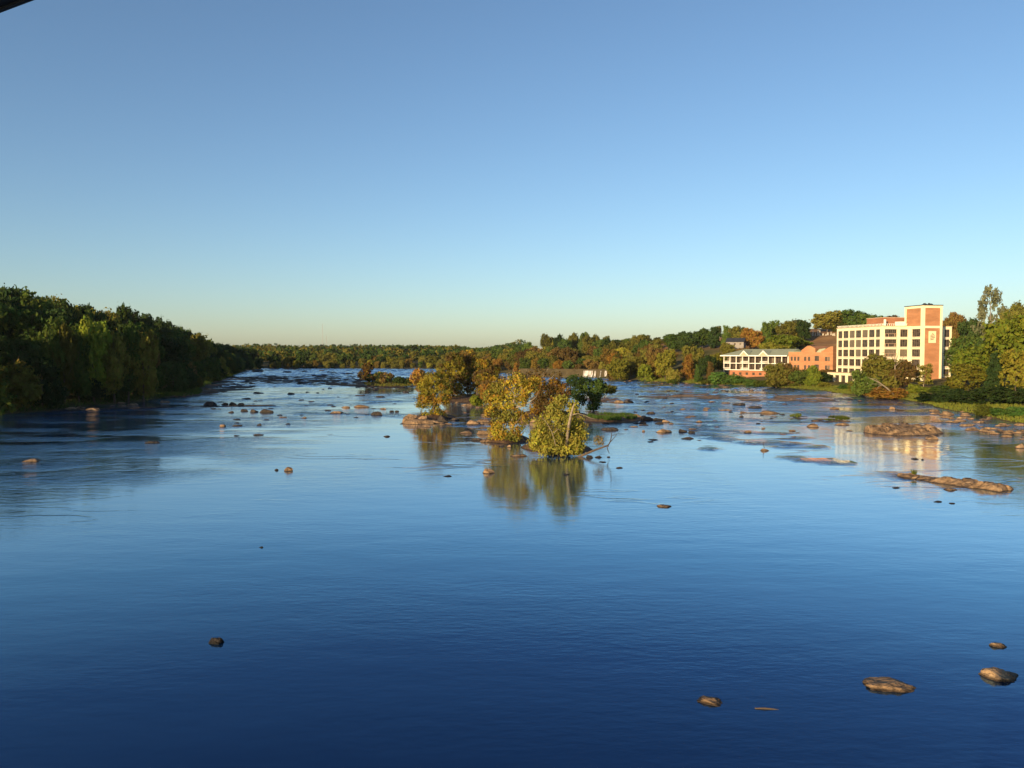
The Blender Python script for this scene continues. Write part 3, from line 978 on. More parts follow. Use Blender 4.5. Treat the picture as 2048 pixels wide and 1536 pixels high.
# fill of the wooded right hillside, near to far
right_n = 0
RIGHT = [(-62,618),(-38,540),(0,465),(34,410),(46,372),(59,330),(74,302),(88,284),(97,260)]
RIGHT = RIGHT[::-1]
for row, (dd, step) in enumerate([(5,7),(14,8),(25,9),(38,10),(54,11),(72,12),(92,13),(118,15),(150,17)]):
    for p, n in along(RIGHT, step):
        q = p - n * (dd + random.uniform(-3, 3)); x, y = q
        px = px_of(x, y)
        if px < 930 or px > 1450 or y > 640: continue
        g = gz1(x, y)
        h = random.uniform(8, 15) if row else random.uniform(5, 11)
        w = h * random.uniform(.7, .95)
        half = w / y * FPX / 2
        limit = max(sil(px - half * .45), sil(px), sil(px + half * .45))
        top = min(g + h, z_at(limit + random.uniform(-3, 4), y))
        if row >= 5: top = z_at(limit + random.uniform(-3, 6), y) if g + 18 > z_at(limit, y) else g + h
        if top - g < 4.5: continue
        tp = py_of(top, y)
        if not seen_above(px, half, tp): continue
        if 1395 < px < 1445 and tp < 708 and y < 420: continue
        cover(px, half, tp)
        right_n += 1
        if row < 2: leaf = random.choices(['olive', 'brown', 'orange', 'amber', 'green'], [4, 2.5, 1, 1, 1.5])[0]
        elif row < 5: leaf = random.choices(['olive', 'brown', 'green', 'sunny', 'orange'], [5, 1.1, 3, 1, .3])[0]
        else: leaf = random.choices(['green', 'olive', 'dark', 'pale'], [5, 3, 2.0, .5])[0]
        tree(x, y, top, w, random.choice(['round', 'round', 'spread', 'tall']), leaf,
             ADJ[leaf] + (' tree low on the wooded right hillside beyond the dam' if row < 2 else ' tree halfway up the wooded right hillside beyond the dam' if row < 5 else ' tree on top of the wooded right hill beyond the dam'),
             ('autumn trees on the lower right hillside' if row < 5 else 'trees on top of the right hill'), 0.05)
print('right trees', right_n, 'total', TREE_COUNT)

#@@BUILDINGS
# ------------------------------------------------------------------ office block with brick tower
def window_meshes(w, h, panes, tag_):
    f = MB()
    t = 0.07
    f.box(-w/2, -w/2 + t, -.05, .05, 0, h).box(w/2 - t, w/2, -.05, .05, 0, h)
    f.box(-w/2 + t, w/2 - t, -.05, .05, 0, t).box(-w/2 + t, w/2 - t, -.05, .05, h - t, h)
    for k in range(1, panes):
        c = -w/2 + w * k / panes
        f.box(c - .035, c + .035, -.045, .045, t, h - t)
    g = MB().box(-w/2 + .02, w/2 - .02, -.012, .012, .02, h - .02)
    return f.mesh('window', M['window_frame']), g.mesh('pane', M['glass'])
WM = {}
def window(parent, x, y, z, w, h, rz=0.0, panes=3):
    k = (round(w, 2), round(h, 2), panes)
    if k not in WM: WM[k] = window_meshes(w, h, panes, '')
    a, b = WM[k]
    o = link(bpy.data.objects.new('window', a), parent)
    o.location = (x, y, z); o.rotation_euler = (0, 0, rz)
    p = link(bpy.data.objects.new('pane', b), o)
    if random.random() < .14:
        p.material_slots[0].link = 'OBJECT'; p.material_slots[0].material = M['blind']
    return o

OB = empty('office_block', (117.7, 245.0, 0.0), math.atan2(.154, .988),
           'cream five storey office block with brick stair tower above the right bank', 'office block')
ROOF, TOWER = 20.7, 27.0
LEN, WID = 25.2, 24.6
SILL = [17.3, 14.15, 11.0, 7.85, 4.75]
HEAD = [19.75, 16.55, 13.35, 10.15, 6.95]
# dark inner body behind the frame
MB().box(.55, WID - .55, .55, LEN - .55, -1, ROOF - .35).build('inner_wall', M['dark_room'], OB)
fr = MB()
BAYS = 7
pitch = LEN / BAYS
col = .62
# frame of the river front (x = 0): columns and floor bands
for k in range(BAYS + 1):
    c = k * pitch
    a, b = (0, 1.1) if k == 0 else ((LEN - .8, LEN) if k == BAYS else (c - col/2, c + col/2))
    fr.box(0, .55, a, b, -1, ROOF)
for i in range(len(SILL)):
    top = SILL[i] - .62
    bot = HEAD[i + 1] if i + 1 < len(SILL) else 3.6
    fr.box(.03, .53, .02, LEN - .02, bot, top)
fr.box(.03, .53, .02, LEN - .02, HEAD[0], ROOF - .01)
fr.box(.03, .53, .02, LEN - .02, -1, .8)
# frame of the downstream end (y = 0), left of the tower and right of it
ends = [(0, .95), (5.35, 6.35), (9.0, 9.6), (17.0, 17.6), (21.2, 22.0), (WID - .7, WID)]
for k, (a, b) in enumerate(ends):
    if k == 0: fr.box(.55, .95, 0, .55, -1, ROOF)
    else: fr.box(a, b, 0, .55, -1, ROOF)
for i in range(len(SILL)):
    top = SILL[i] - .62
    bot = HEAD[i + 1] if i + 1 < len(SILL) else 3.6
    for a, b in ((.95, 9.2), (17.2, WID - .02)):
        fr.box(a, b, .03, .53, bot, top)
for a, b in ((.95, 9.2), (17.2, WID - .02)):
    fr.box(a, b, .03, .53, HEAD[0], ROOF - .01)
# rear and far side, plain
fr.box(WID - .55, WID, .55, LEN - .55, -1, ROOF).box(.55, WID, LEN - .55, LEN - .003, -1, ROOF)
fr.build('concrete_frame', M['cream'], OB)
# spandrels below the windows: thin darker sill and brick strip
sp = MB()
for i in range(len(SILL)):
    for k in range(BAYS):
        a = k * pitch + (1.1 if k == 0 else col/2); b = (k + 1) * pitch - (.8 if k == BAYS - 1 else col/2)
        sp.box(.06, .50, a, b, SILL[i] - .62, SILL[i])
    for a, b in ((.95, 5.35), (6.35, 9.0), (17.6, 21.2), (22.0, WID - .7)):
        sp.box(a, b, .06, .50, SILL[i] - .62, SILL[i])
sp.build('spandrel', M['cream_trim'], OB)
# parapet cap and roof
rf = MB()
rf.box(-.18, WID + .1, -.18, .3, ROOF, ROOF + .16).box(-.18, .3, .3, LEN + .1, ROOF, ROOF + .16).box(.3, WID + .1, LEN - .3, LEN + .1, ROOF, ROOF + .16)
rf.build('parapet_cap', M['rail'], OB)
MB().box(.3, WID, .3, LEN - .3, ROOF - .34, ROOF - .02).build('roof', M['concrete'], OB)
rl = MB()
for k in range(34):
    rl.box(.02, .14, k * .74 + .1, k * .74 + .26, ROOF + .16, ROOF + .72)
rl.box(.0, .16, 0, LEN, ROOF + .72, ROOF + .82)
for k in range(12):
    rl.box(k * .74 + .3, k * .74 + .42, .02, .14, ROOF + .16, ROOF + .72)
rl.box(.2, 9.0, .02, .15, ROOF + .72, ROOF + .80)
rl.build('roof_railing', M['white'], OB)
pent = MB().box(5.2, 13, 7, 16, ROOF, ROOF + 3.0).build('penthouse', M['brick_red'], OB)
MB().box(5.1, 13.1, 6.9, 16.1, ROOF + 3.0, ROOF + 3.2).build('penthouse_cap', M['rail'], pent)
MB().box(7.6, 9.8, 2.5, 4.5, ROOF, ROOF + 1.6).build('roof_unit', M['white'], OB)
MB().box(4.0, 4.5, 4.6, 5.1, ROOF, ROOF + 2.4).build('roof_vent', M['white'], OB)
# windows of the river front
RZ = R(90)
for i in range(len(SILL)):
    k = 0
    while k < BAYS:
        a = k * pitch + (1.1 if k == 0 else col/2); b = (k + 1) * pitch - (.8 if k == BAYS - 1 else col/2)
        window(OB, .15, (a + b) / 2, SILL[i], b - a - .02, HEAD[i] - SILL[i] - .01, RZ, 3)
        k += 1
# end: deep balcony in the wide bay, windows beside it and right of the tower
for i in range(len(SILL)):
    h = HEAD[i] - SILL[i] - .01
    window(OB, 7.675, .15, SILL[i], 2.62, h, 0, 3)
    window(OB, 3.15, .50, SILL[i], 4.36, h, 0, 6)
    window(OB, 19.4, .15, SILL[i], 3.56, h, 0, 4)
    window(OB, 22.95, .15, SILL[i], 1.86, h, 0, 2)
bl = MB()
for i in range(4):
    for xx in (1.3, 2.3, 4.4, 5.0):
        bl.box(xx, xx + .09, .1, .2, SILL[i], SILL[i] + .95)
    bl.box(.95, 5.35, .08, .2, SILL[i] + .95, SILL[i] + 1.05)
bl.build('balcony_rail', M['rail'], OB)
# tower
tx0, tx1, ty0, ty1 = 9.6, 16.5, -6.0, 2.6
tw = MB()
tw.box(tx0, tx0 + .9, ty0, ty0 + .9, -1, TOWER).box(tx1 - .75, tx1, ty0, ty0 + .9, -1, TOWER)
tw.box(tx0, tx0 + .9, ty1 - .8, ty1, ROOF, TOWER).box(tx1 - .75, tx1, ty1 - .8, ty1, ROOF, TOWER)
tw.box(tx0, tx0 + .9, -.9, -.003, -1, ROOF)
tw.box(tx0 + .9, tx1 - .75, ty0 + .02, ty0 + .5, TOWER - .75, TOWER - .01)
tw.box(tx0 + .02, tx0 + .5, ty0 + .9, ty1 - .8, TOWER - .75, TOWER - .01)
tw.box(tx1 - .5, tx1 - .02, ty0 + .9, ty1 - .8, TOWER - .75, TOWER - .01)
tw.box(tx0 + .9, tx1 - .75, ty0 + .02, ty0 + .5, ROOF - .75, ROOF - .05)
for i in range(len(SILL)):
    top = SILL[i] - .62; bot = HEAD[i + 1] if i + 1 < len(SILL) else 3.6
    tw.box(tx0 + .03, tx0 + .5, ty0 + .9, -.9, bot, top)
tw.box(tx0 + .03, tx0 + .5, ty0 + .9, -.9, HEAD[0], ROOF - .05)
tw.build('tower_frame', M['cream'], OB)
tb = MB()
tb.box(tx0 + .9, tx1 - .75, ty0 + .14, ty0 + .6, ROOF - .05, TOWER - .75)
tb.box(tx0 + .9, tx1 - .75, ty0 + .14, ty0 + .6, -1, ROOF - .75)
tb.box(tx0 + .14, tx0 + .6, ty0 + .9, ty1 - .8, ROOF - .05, TOWER - .75)
tb.box(tx1 - .6, tx1 - .14, ty0 + .9, ty1 - .8, -1, TOWER - .75)
tb.box(tx0 + .9, tx1 - .75, ty1 - .6, ty1 - .14, ROOF, TOWER - .01)
tb.build('tower_brickwork', M['brick'], OB)
MB().box(tx0 + .7, tx1 - .7, ty0 + .7, -.2, -1, ROOF - .4).build('inner_wall', M['dark_room'], OB)
MB().box(tx0 - .12, tx1 + .12, ty0 - .12, ty1 + .12, TOWER, TOWER + .22).build('tower_roof', M['roof_dark'], OB)
sp2 = MB()
for i in range(len(SILL)):
    sp2.box(tx0 + .16, tx0 + .5, ty0 + .9, -.9, SILL[i] - .62, SILL[i])
    window(OB, tx0 + .36, (ty0 + .9 - .9) / 2, SILL[i], 4.16, HEAD[i] - SILL[i] - .01, RZ, 4)
sp2.build('spandrel', M['cream_trim'], OB)
# antennas and scrub on the tower top
an = MB()
for k in range(7):
    an.box(tx0 + 1.5 + k * .55, tx0 + 1.75 + k * .55 + .2 * (k % 2), ty0 + 2, ty0 + 2.6, TOWER + .22, TOWER + .5 + .5 * ((k * 37) % 10) / 10)
an.build('rooftop_equipment', M['steel'], OB)
# sign plate with the striped emblem
sgx, sgz = (tx0 + .9 + tx1 - .75) / 2, 15.3
sg = MB().box(sgx - 1.25, sgx + 1.25, ty0 - .03, ty0 + .139, sgz, sgz + 3.7).build('sign_plate', M['sign'], OB)
for k, (a, b) in enumerate([(-.15, .22), (-.68, .55), (-.7, .82), (-.7, .86), (-.7, .6)]):
    z = sgz + 2.72 - k * .46 + (.1 if k == 0 else 0)
    MB().prism([(sgx + a, z), (sgx + b, z + .22 * (b - a)), (sgx + b - .06, z + .22 * (b - a) + .2), (sgx + a, z + .22)], 'y', ty0 - .06, ty0 - .028).build('stripe', M['sign_dark'], sg)
# annex by the water at the upstream end
ax = MB()
A0, A1 = -3.0, -.02
ay = [14.6, 18.2, 21.8, 25.4]
for y in ay:
    ax.box(A0, A0 + .5, y - .4, y + .4, -1, 5.4)
ax.box(A0 + .02, A1, 14.22, 25.78, 4.6, 5.38).box(A0 + .02, A0 + .45, 14.25, 25.75, 1.3, 2.0)
ax.box(A0 + .5, A1, 14.22, 14.7, -1, 2.0).box(A1 - .5, A1, 14.22, 14.9, 2.0, 4.6)
ax.build('annex_frame', M['cream'], OB)
MB().box(A0 + .6, A1, 14.75, 25.5, -1, 4.6).build('inner_wall', M['dark_room'], OB)
MB().box(A0 + .2, A0 + .55, 15.02, 25.0, -1, 1.3).build('annex_base', M['stone_base'], OB)
MB().box(A0 - .1, A1, 14.1, 25.9, 5.4, 5.55).build('annex_roof', M['rail'], OB)
for k in range(3):
    window(OB, A0 + .36, (ay[k] + ay[k + 1]) / 2, 2.0, 2.78, 2.58, RZ, 3)
window(OB, -1.5, 14.55, 2.0, 1.9, 2.58, 0, 2)
# loading platform on piers in the shade right of the tower
pf = MB().box(17.2, 24.6, -5.2, -.05, 3.3, 3.75)
for xx in (18, 21, 24): pf.box(xx, xx + .5, -5, -4.5, -1, 3.3)
pf.build('loading_platform', M['concrete'], OB)

# ------------------------------------------------------------------ porch mill with green roof and brick wing
MILL = empty('brick_mill', (88.0, 320.0, 0.0), math.atan2(-.777, .628),
             'low brick mill with pale green roof and white porches on the right bank', 'mill')
E0, RIDGE, FL1, FL2, BR = 11.3, 13.8, 8.0, 5.3, 3.2
ML = 29.6
MB().box(.9, ML, 2.2, 13, 1.9, E0).build('back_wall', M['dark_room'], MILL)
wb = MB()
# brick ground storey with window holes left open
bx = [3.0 + k * 3.0 for k in range(9)]
wz0, wz1 = 3.3, 4.35
wb.box(2.6, ML, .6, 1.0, 1.9, wz0).box(2.6, ML, .6, 1.0, wz1, FL2 - .12)
edges = [2.6]
for k in range(8):
    c = 4.6 + k * 3.1; edges += [c - .6, c + .6]
edges.append(ML)
for a, b in zip(edges[::2], edges[1::2]):
    wb.box(a, b, .6, 1.0, wz0, wz1)
wb.box(2.6, 3.0, 1.0, 12, 1.9, FL2 - .12)
wb.build('brick_wall', M['brick_red'], MILL)
for k in range(8):
    window(MILL, 4.6 + k * 3.1, .85, wz0, 1.18, wz1 - wz0, 0, 2)
MB().box(2.5, ML, .45, 1.1, -1, 1.9).build('stone_base', M['stone_base'], MILL)
# porch floors, posts and beams
pc = MB()
for z in (FL2, FL1):
    pc.box(-.1, ML, .02, 2.19, z - .1, z + .16)
pc.box(-.1, ML, .0, .3, E0 - .35, E0 - .02)
for k in range(11):
    x = min(k * 2.96, ML - .25)
    pc.box(x, x + .26, .05, .29, (FL2 + .16) if 0 < k else .5, E0 - .35)
pc.box(.0, .26, 9, 9.26, .5, E0 - .35)
pc.build('porch_frame', M['white'], MILL)
for k in (0, 3, 6):
    for z in (FL2, FL1):
        r_ = MB()
        x0 = k * 2.96 - (.2 if k else 0); x1 = x0 + 3.3
        r_.box(x0, x1, -.55 if k else -.1, (-.47 if k else -.02), z + .85, z + .95)
        r_.box(x0, x1, -.55 if k else -.1, (-.0 if k else .02), z - .08, z + .08) if k else None
        n = 14
        for q in range(n + 1):
            xx = x0 + (x1 - x0) * q / n
            r_.box(xx - .04, xx + .04, -.54 if k else -.09, (-.48 if k else -.03), z + .17, z + .85)
        r_.build('balcony', M['white'], MILL)
for z in (FL1, FL2):
    for k in range(10):
        window(MILL, k * 2.96 + 1.62, 2.1, z + .25, 2.3, 2.2, 0, 3)
# roof
rm = MB()
rm.prism([(-1.0, E0), (ML, E0), (ML, RIDGE), (5.5, RIDGE)], 'y', 7.0, 7.4)
me_ = bpy.data.meshes.new('roof')
vv = [(-1, -.9, E0), (ML, -.9, E0), (ML, 7.2, RIDGE), (5.0, 7.2, RIDGE), (-1, 15, E0), (ML, 15, E0),
      (-1, -.9, E0 - .3), (ML, -.9, E0 - .3), (-1, 15, E0 - .3), (ML, 15, E0 - .3)]
me_.from_pydata(vv, [], [(0,1,2,3), (0,3,4), (4,3,2,5), (6,7,1,0), (8,6,0,4), (9,8,4,5), (7,9,5,2,1), (6,8,9,7)])
me_.materials.append(M['roof_green'])
roof = link(bpy.data.objects.new('roof', me_), MILL)
sm = MB()
slope = (RIDGE - E0) / 8.1
for k in range(36):
    x = k * .84
    t0 = .0
    y1 = 7.1 if x > 4.6 else (x + 1) / 6 * 7.9 - .9
    sm.tube([(x, -.88, E0 + .03), (x, y1, E0 + .03 + (y1 + .9) * slope)], [.035, .035], 4)
sm.build('roof_seam', M['roof_green'], roof)
MB().box(-1.05, ML, -.98, -.905, E0 - .42, E0 + .02).build('fascia', M['white'], MILL)
for k in (3, 6):
    c = k * 2.96 + 1.5
    g = MB()
    g.prism([(c - 2.3, E0 - .25), (c - 1.9, E0 - .25), (c, E0 + 1.45), (c + 1.9, E0 - .25), (c + 2.3, E0 - .25), (c, E0 + 1.95)], 'y', -1.1, -.99)
    gb = g.build('gable', M['white'], MILL)
    MB().prism([(c - 1.85, E0 - .24), (c + 1.85, E0 - .24), (c, E0 + 1.42)], 'y', -1.05, -.99).build('gable_panel', M['rail'], gb)
    rr = bpy.data.meshes.new('gable_roof')
    yb = 4.6
    rr.from_pydata([(c - 2.35, -1.15, E0 - .24), (c, -1.15, E0 + 2.0), (c + 2.35, -1.15, E0 - .24), (c, yb, E0 + 2.0), (c - 2.35, -.8, E0), (c + 2.35, -.8, E0)], [], [(0, 1, 3, 4), (1, 2, 5, 3)])
    rr.materials.append(M['roof_green'])
    link(bpy.data.objects.new('gable_roof', rr), gb)
# brick wing: gabled and flat sections stepping along the same front
wg = MB()
W0 = ML + .02
wg.prism([(W0, 1.5), (47.6, 1.5), (47.6, 14.6), (46.6, 14.6), (43.4, 13.0), (43.0, 13.0), (43.0, 12.4), (40.6, 12.4), (40.6, 13.9), (38.6, 14.9), (37.4, 14.9), (34.9, 13.2), (34.9, 12.6), (W0, 12.6)], 'y', .2, 12.5)
wing = wg.build('brick_wing', M['brick'], MILL)
MB().prism([(W0 - .1, 12.6), (34.8, 12.6), (34.8, 12.75), (W0 - .1, 12.75)], 'y', .05, 12.6).build('coping', M['roof_green'], wing)
MB().prism([(40.7, 12.42), (43.0, 12.42), (44.6, 14.0), (42, 13.6)], 'y', .6, 12.6).build('wing_roof', M['roof_green'], wing)
for z in (9.2, 6.0):
    for x in (31.0, 32.4, 33.8, 36.6, 38.2, 45.0, 46.0):
        window(MILL, x, .16, z, .85, 1.6, 0, 2)
    window(MILL, 41.3, .16, z, 1.7, 1.9, 0, 3)

# ------------------------------------------------------------------ cemetery on the hill, house, mast
def headstone(px, py, Yd, h, w, obelisk, lb):
    h *= .62; w *= .5
    p = at_depth(px, py, Yd)
    best = None
    for dy in range(-60, 90, 2):
        q = at_depth(px, py, Yd + dy)
        e = abs(gz1(q.x, q.y) - q.z) + abs(dy) * .004
        if best is None or e < best[0]: best = (e, q)
    p = best[1]; Yd = p.y; z = gz1(p.x, Yd) - .05
    o = empty('obelisk' if obelisk else 'gravestone', (p.x, Yd, z), random.uniform(-.3, .3), lb, 'monument' if obelisk else 'gravestone')
    MB().box(-w * .8, w * .8, -w * .6, w * .6, -.3, h * .14).build('plinth', M['headstone'], o)
    if obelisk:
        a, b = w * .5, w * .3
        s = MB(); n = 0
        s.v = [(-a,-a,h*.14),(a,-a,h*.14),(a,a,h*.14),(-a,a,h*.14),(-b,-b,h*.88),(b,-b,h*.88),(b,b,h*.88),(-b,b,h*.88),(0,0,h)]
        s.f = [(0,1,5,4),(1,2,6,5),(2,3,7,6),(3,0,4,7),(4,5,8),(5,6,8),(6,7,8),(7,4,8)]
        s.build('shaft', M['headstone'], o)
    else:
        MB().prism([(-w*.5,h*.14),(w*.5,h*.14),(w*.5,h*.8),(w*.3,h*.96),(0,h),(-w*.3,h*.96),(-w*.5,h*.8)], 'y', -.16, .16).build('slab', M['headstone'], o)
    return o
GS = [(1618,671,412,3.4,.9,1,'slender pale post monument at the left end of the cemetery terrace'),
      (1626,671,410,4.6,1.1,1,'tall obelisk second from the left on the cemetery terrace'),
      (1631,671,409,2.4,.9,1,'short obelisk between the two taller ones on the terrace'),
      (1636,671,410,5.4,1.2,1,'tallest pointed obelisk of the close pair on the terrace'),
      (1639.5,671,411,5.0,1.2,1,'right obelisk of the close pair on the terrace'),
      (1646,671,408,1.9,1.4,0,'low pale gravestone right of the obelisk pair'),
      (1652,671,409,1.6,1.1,0,'small gravestone in the middle of the terrace'),
      (1655.5,670,410,2.6,1.5,0,'broad pale gravestone under the large olive tree'),
      (1662,670,411,3.0,1.0,1,'short obelisk nearest the office roof corner'),
      (1666,671,409,1.8,1.2,0,'small gravestone beside the obelisk near the office roof corner'),
      (1669,671,409,2.2,1.1,0,'gravestone half hidden by the office roof corner'),
      (1259,682,540,5.2,1.6,1,'white monument between the trees on the far right hill'),
      (1250,682,545,3.0,1.2,0,'pale gravestone left of the white monument on the far hill'),
      (1340,699,420,2.0,1.2,0,'gravestone on the slope above the yellow riverside trees'),
      (1402,694,425,2.0,1.1,0,'gravestone at the left end of the brown slope'),
      (1411,694,425,2.4,1.2,0,'gravestone second on the brown slope'),
      (1420,694,424,1.8,1.0,0,'small gravestone third on the brown slope'),
      (1432,693,422,2.6,1.2,0,'gravestone nearest the hill house'),
      (1439,676,424,4.6,1.0,1,'white pillar monument left of the hill house'),
      (1916,665,268,3.2,.9,1,'white trunk shaped monument under the orange brown tree'),
      (1941,666,266,2.4,1.2,0,'pale square monument under the dark tree right of the tower'),
      (1951,664,268,1.6,.8,0,'small gravestone right of the pale square monument')]
for a in GS: headstone(*a)
hp = at_depth(1472, 690, 396)
HS = empty('hill_house', (hp.x, 396, hp.z - .4), R(-28), 'small pale house with a dark roof among trees on the hill', 'house')
HS.scale = (.8, .8, .75)
MB().box(-5.5, 5.5, -3.5, 3.5, -2, 2.6).build('wall', M['concrete'], HS)
MB().prism([(-4.2, 2.6), (4.2, 2.6), (0, 5.4)], 'x', -5.9, 5.9).build('roof', M['roof_dark'], HS)
MB().prism([(-3.5, 2.59), (3.5, 2.59), (0, 4.95)], 'x', -5.96, -5.91).build('gable', M['concrete'], HS)
for xx in (-3.4, 0, 3.4): window(HS, xx, -3.53, .6, 1.1, 1.3, 0, 2)
for px, Yd, top, lb in ((645.5, 1600, 648, 'thin pale radio mast above the distant woods'), (653, 1620, 672, 'shorter thin mast right of the pale radio mast')):
    p = at_depth(px, 692, Yd)
    zt = z_at(top, Yd)
    z0 = gz1(p.x, Yd)
    ms = MB(); a = .55
    for sx_, sy_ in ((-a, -a), (a, -a), (0, a)):
        ms.tube([(sx_, sy_, 0), (sx_, sy_, zt - z0)], [.12, .12], 4)
    z = 0; k = 0
    while z < zt - z0 - 3:
        ms.tube([(-a, -a, z), (a, -a, z + 3)], [.06, .06], 4); ms.tube([(a, -a, z), (0, a, z + 3)], [.06, .06], 4); z += 3
    o = ms.build('radio_mast', M['mast']); o.location = (p.x, Yd, z0)
    tag(o, lb, 'mast')

# ------------------------------------------------------------------ old dam with its falls
dm0, dm1 = at_depth(1225, 740, 380), at_depth(1040, 740, 398)
dl = math.hypot(dm1.x - dm0.x, dm1.y - dm0.y)
DAM = empty('old_dam', (dm0.x, dm0.y, 0), math.atan2(dm1.y - dm0.y, dm1.x - dm0.x), 'old brown concrete dam wall across the right channel', 'dam')
MB().prism([(-.9, 3.9), (.9, 3.9), (2.8, -1.2), (-.9, -1.2)], 'x', 0, dl).build('wall', M['dam'], DAM)
MB().box(-.2, dl + .2, -1.05, 1.05, 3.9, 4.25).build('crest', M['dam'], DAM)
def fall(x0, x1):
    r = random.Random(int(x0 * 10)); n = 14
    V, F = [], []
    rows = [(1.02, 3.45), (1.28, 3.05), (1.75, 1.9), (2.4, .7), (3.2, .05)]
    for j, (yy, zz) in enumerate(rows):
        for i in range(n + 1):
            V.append((x0 + (x1 - x0) * i / n + r.uniform(-.06, .06) * j, yy + r.uniform(0, .18), zz))
    for j in range(len(rows) - 1):
        for i in range(n):
            a = j * (n + 1) + i
            F.append((a, a + 1, a + n + 2, a + n + 1))
    o = link(bpy.data.objects.new('white_fall', np_mesh('white_fall', V, F, M['falls'], True)))
    return o
for a, b, lb in ((2.4, 3.6, 'narrow white fall at the right end of the old dam'), (5.4, 5.8, 'thin white thread of water second from the right on the dam'), (8.0, 8.7, 'white fall in the middle of the old dam spillway'), (9.6, 14.6, 'widest white sheet of falling water on the old dam')):
    o = fall(a, b)
    o.matrix_world = DAM.matrix_basis.copy()
    o.location = DAM.location; o.rotation_euler = DAM.rotation_euler
    tag(o, lb, 'waterfall')
    o.scale = (1, 1, 1)

#@@ROCKS
# ------------------------------------------------------------------ rocks
def rock_mesh(seed, sub=3, lo=.55, hi=.86):
    bm = bmesh.new()
    bmesh.ops.create_icosphere(bm, subdivisions=sub, radius=1.0)
    P = np.array([v.co[:] for v in bm.verts])
    r = np.random.default_rng(seed)
    D = 1 + 0.30 * fbm(P * 1.1 + seed * 3.1, 3, seed)
    Q = P * D[:, None]
    for k in range(9):
        n = r.normal(size=3); n[2] = abs(n[2]) * .6; n /= np.linalg.norm(n)
        c = r.uniform(lo, hi)
        s = Q @ n
        Q = Q - np.maximum(s - c, 0)[:, None] * n * .92
    Q += P * ((0.10 if sub < 4 else 0.17) * fbm(P * np.array([2.6, 2.6, 5.0]) + seed, 5, seed + 5, .6))[:, None]
    Q[:, 2] = np.where(Q[:, 2] < 0, Q[:, 2] * .6, Q[:, 2])
    m = np.abs(Q).max(0)
    Q[:, 0] /= m[0]; Q[:, 1] /= m[1]; Q[:, 2] /= Q[:, 2].max()
    for v, q in zip(bm.verts, Q): v.co = q
    me = bpy.data.meshes.new('rock')
    bm.to_mesh(me); bm.free()
    me.polygons.foreach_set('use_smooth', np.ones(len(me.polygons), bool))
    me.set_sharp_from_angle(angle=R(32)) if hasattr(me, 'set_sharp_from_angle') else None
    me.materials.append(M['rock'])
    return me
RM = [rock_mesh(s) for s in range(12)]
rock_i = 0
def rock(px, py, w, h=None, label='', group=None, mat='rock', name='rock', mesh=None, tilt=0.0):
    """a rock whose foot is at pixel (px, py), w by h pixels in the photograph"""
    global rock_i
    rock_i += 1
    if py > 1200: w, h = w * 1.15, h * 1.12
    g = at_ground(px, py)
    D = g.y
    wm = w * D / FPX
    hm = (h if h else w * .32) * D / FPX * .66
    dep = wm * random.uniform(.55, .8)
    hm = max(.10 * wm, hm - .45 * dep * CAM_Z / D)
    o = link(bpy.data.objects.new(name, mesh or RM[rock_i * 5 % 12]))
    o.location = (g.x, D + dep * .5, -0.12 * hm)
    o.scale = (wm / 2 * 1.04, dep / 2, hm * 1.12)
    o.rotation_euler = (0, tilt, random.uniform(-.25, .25) + (math.pi if rock_i % 3 == 0 else 0))
    o.material_slots[0].link = 'OBJECT'; o.material_slots[0].material = M[mat]
    return tag(o, label, 'rock', group)
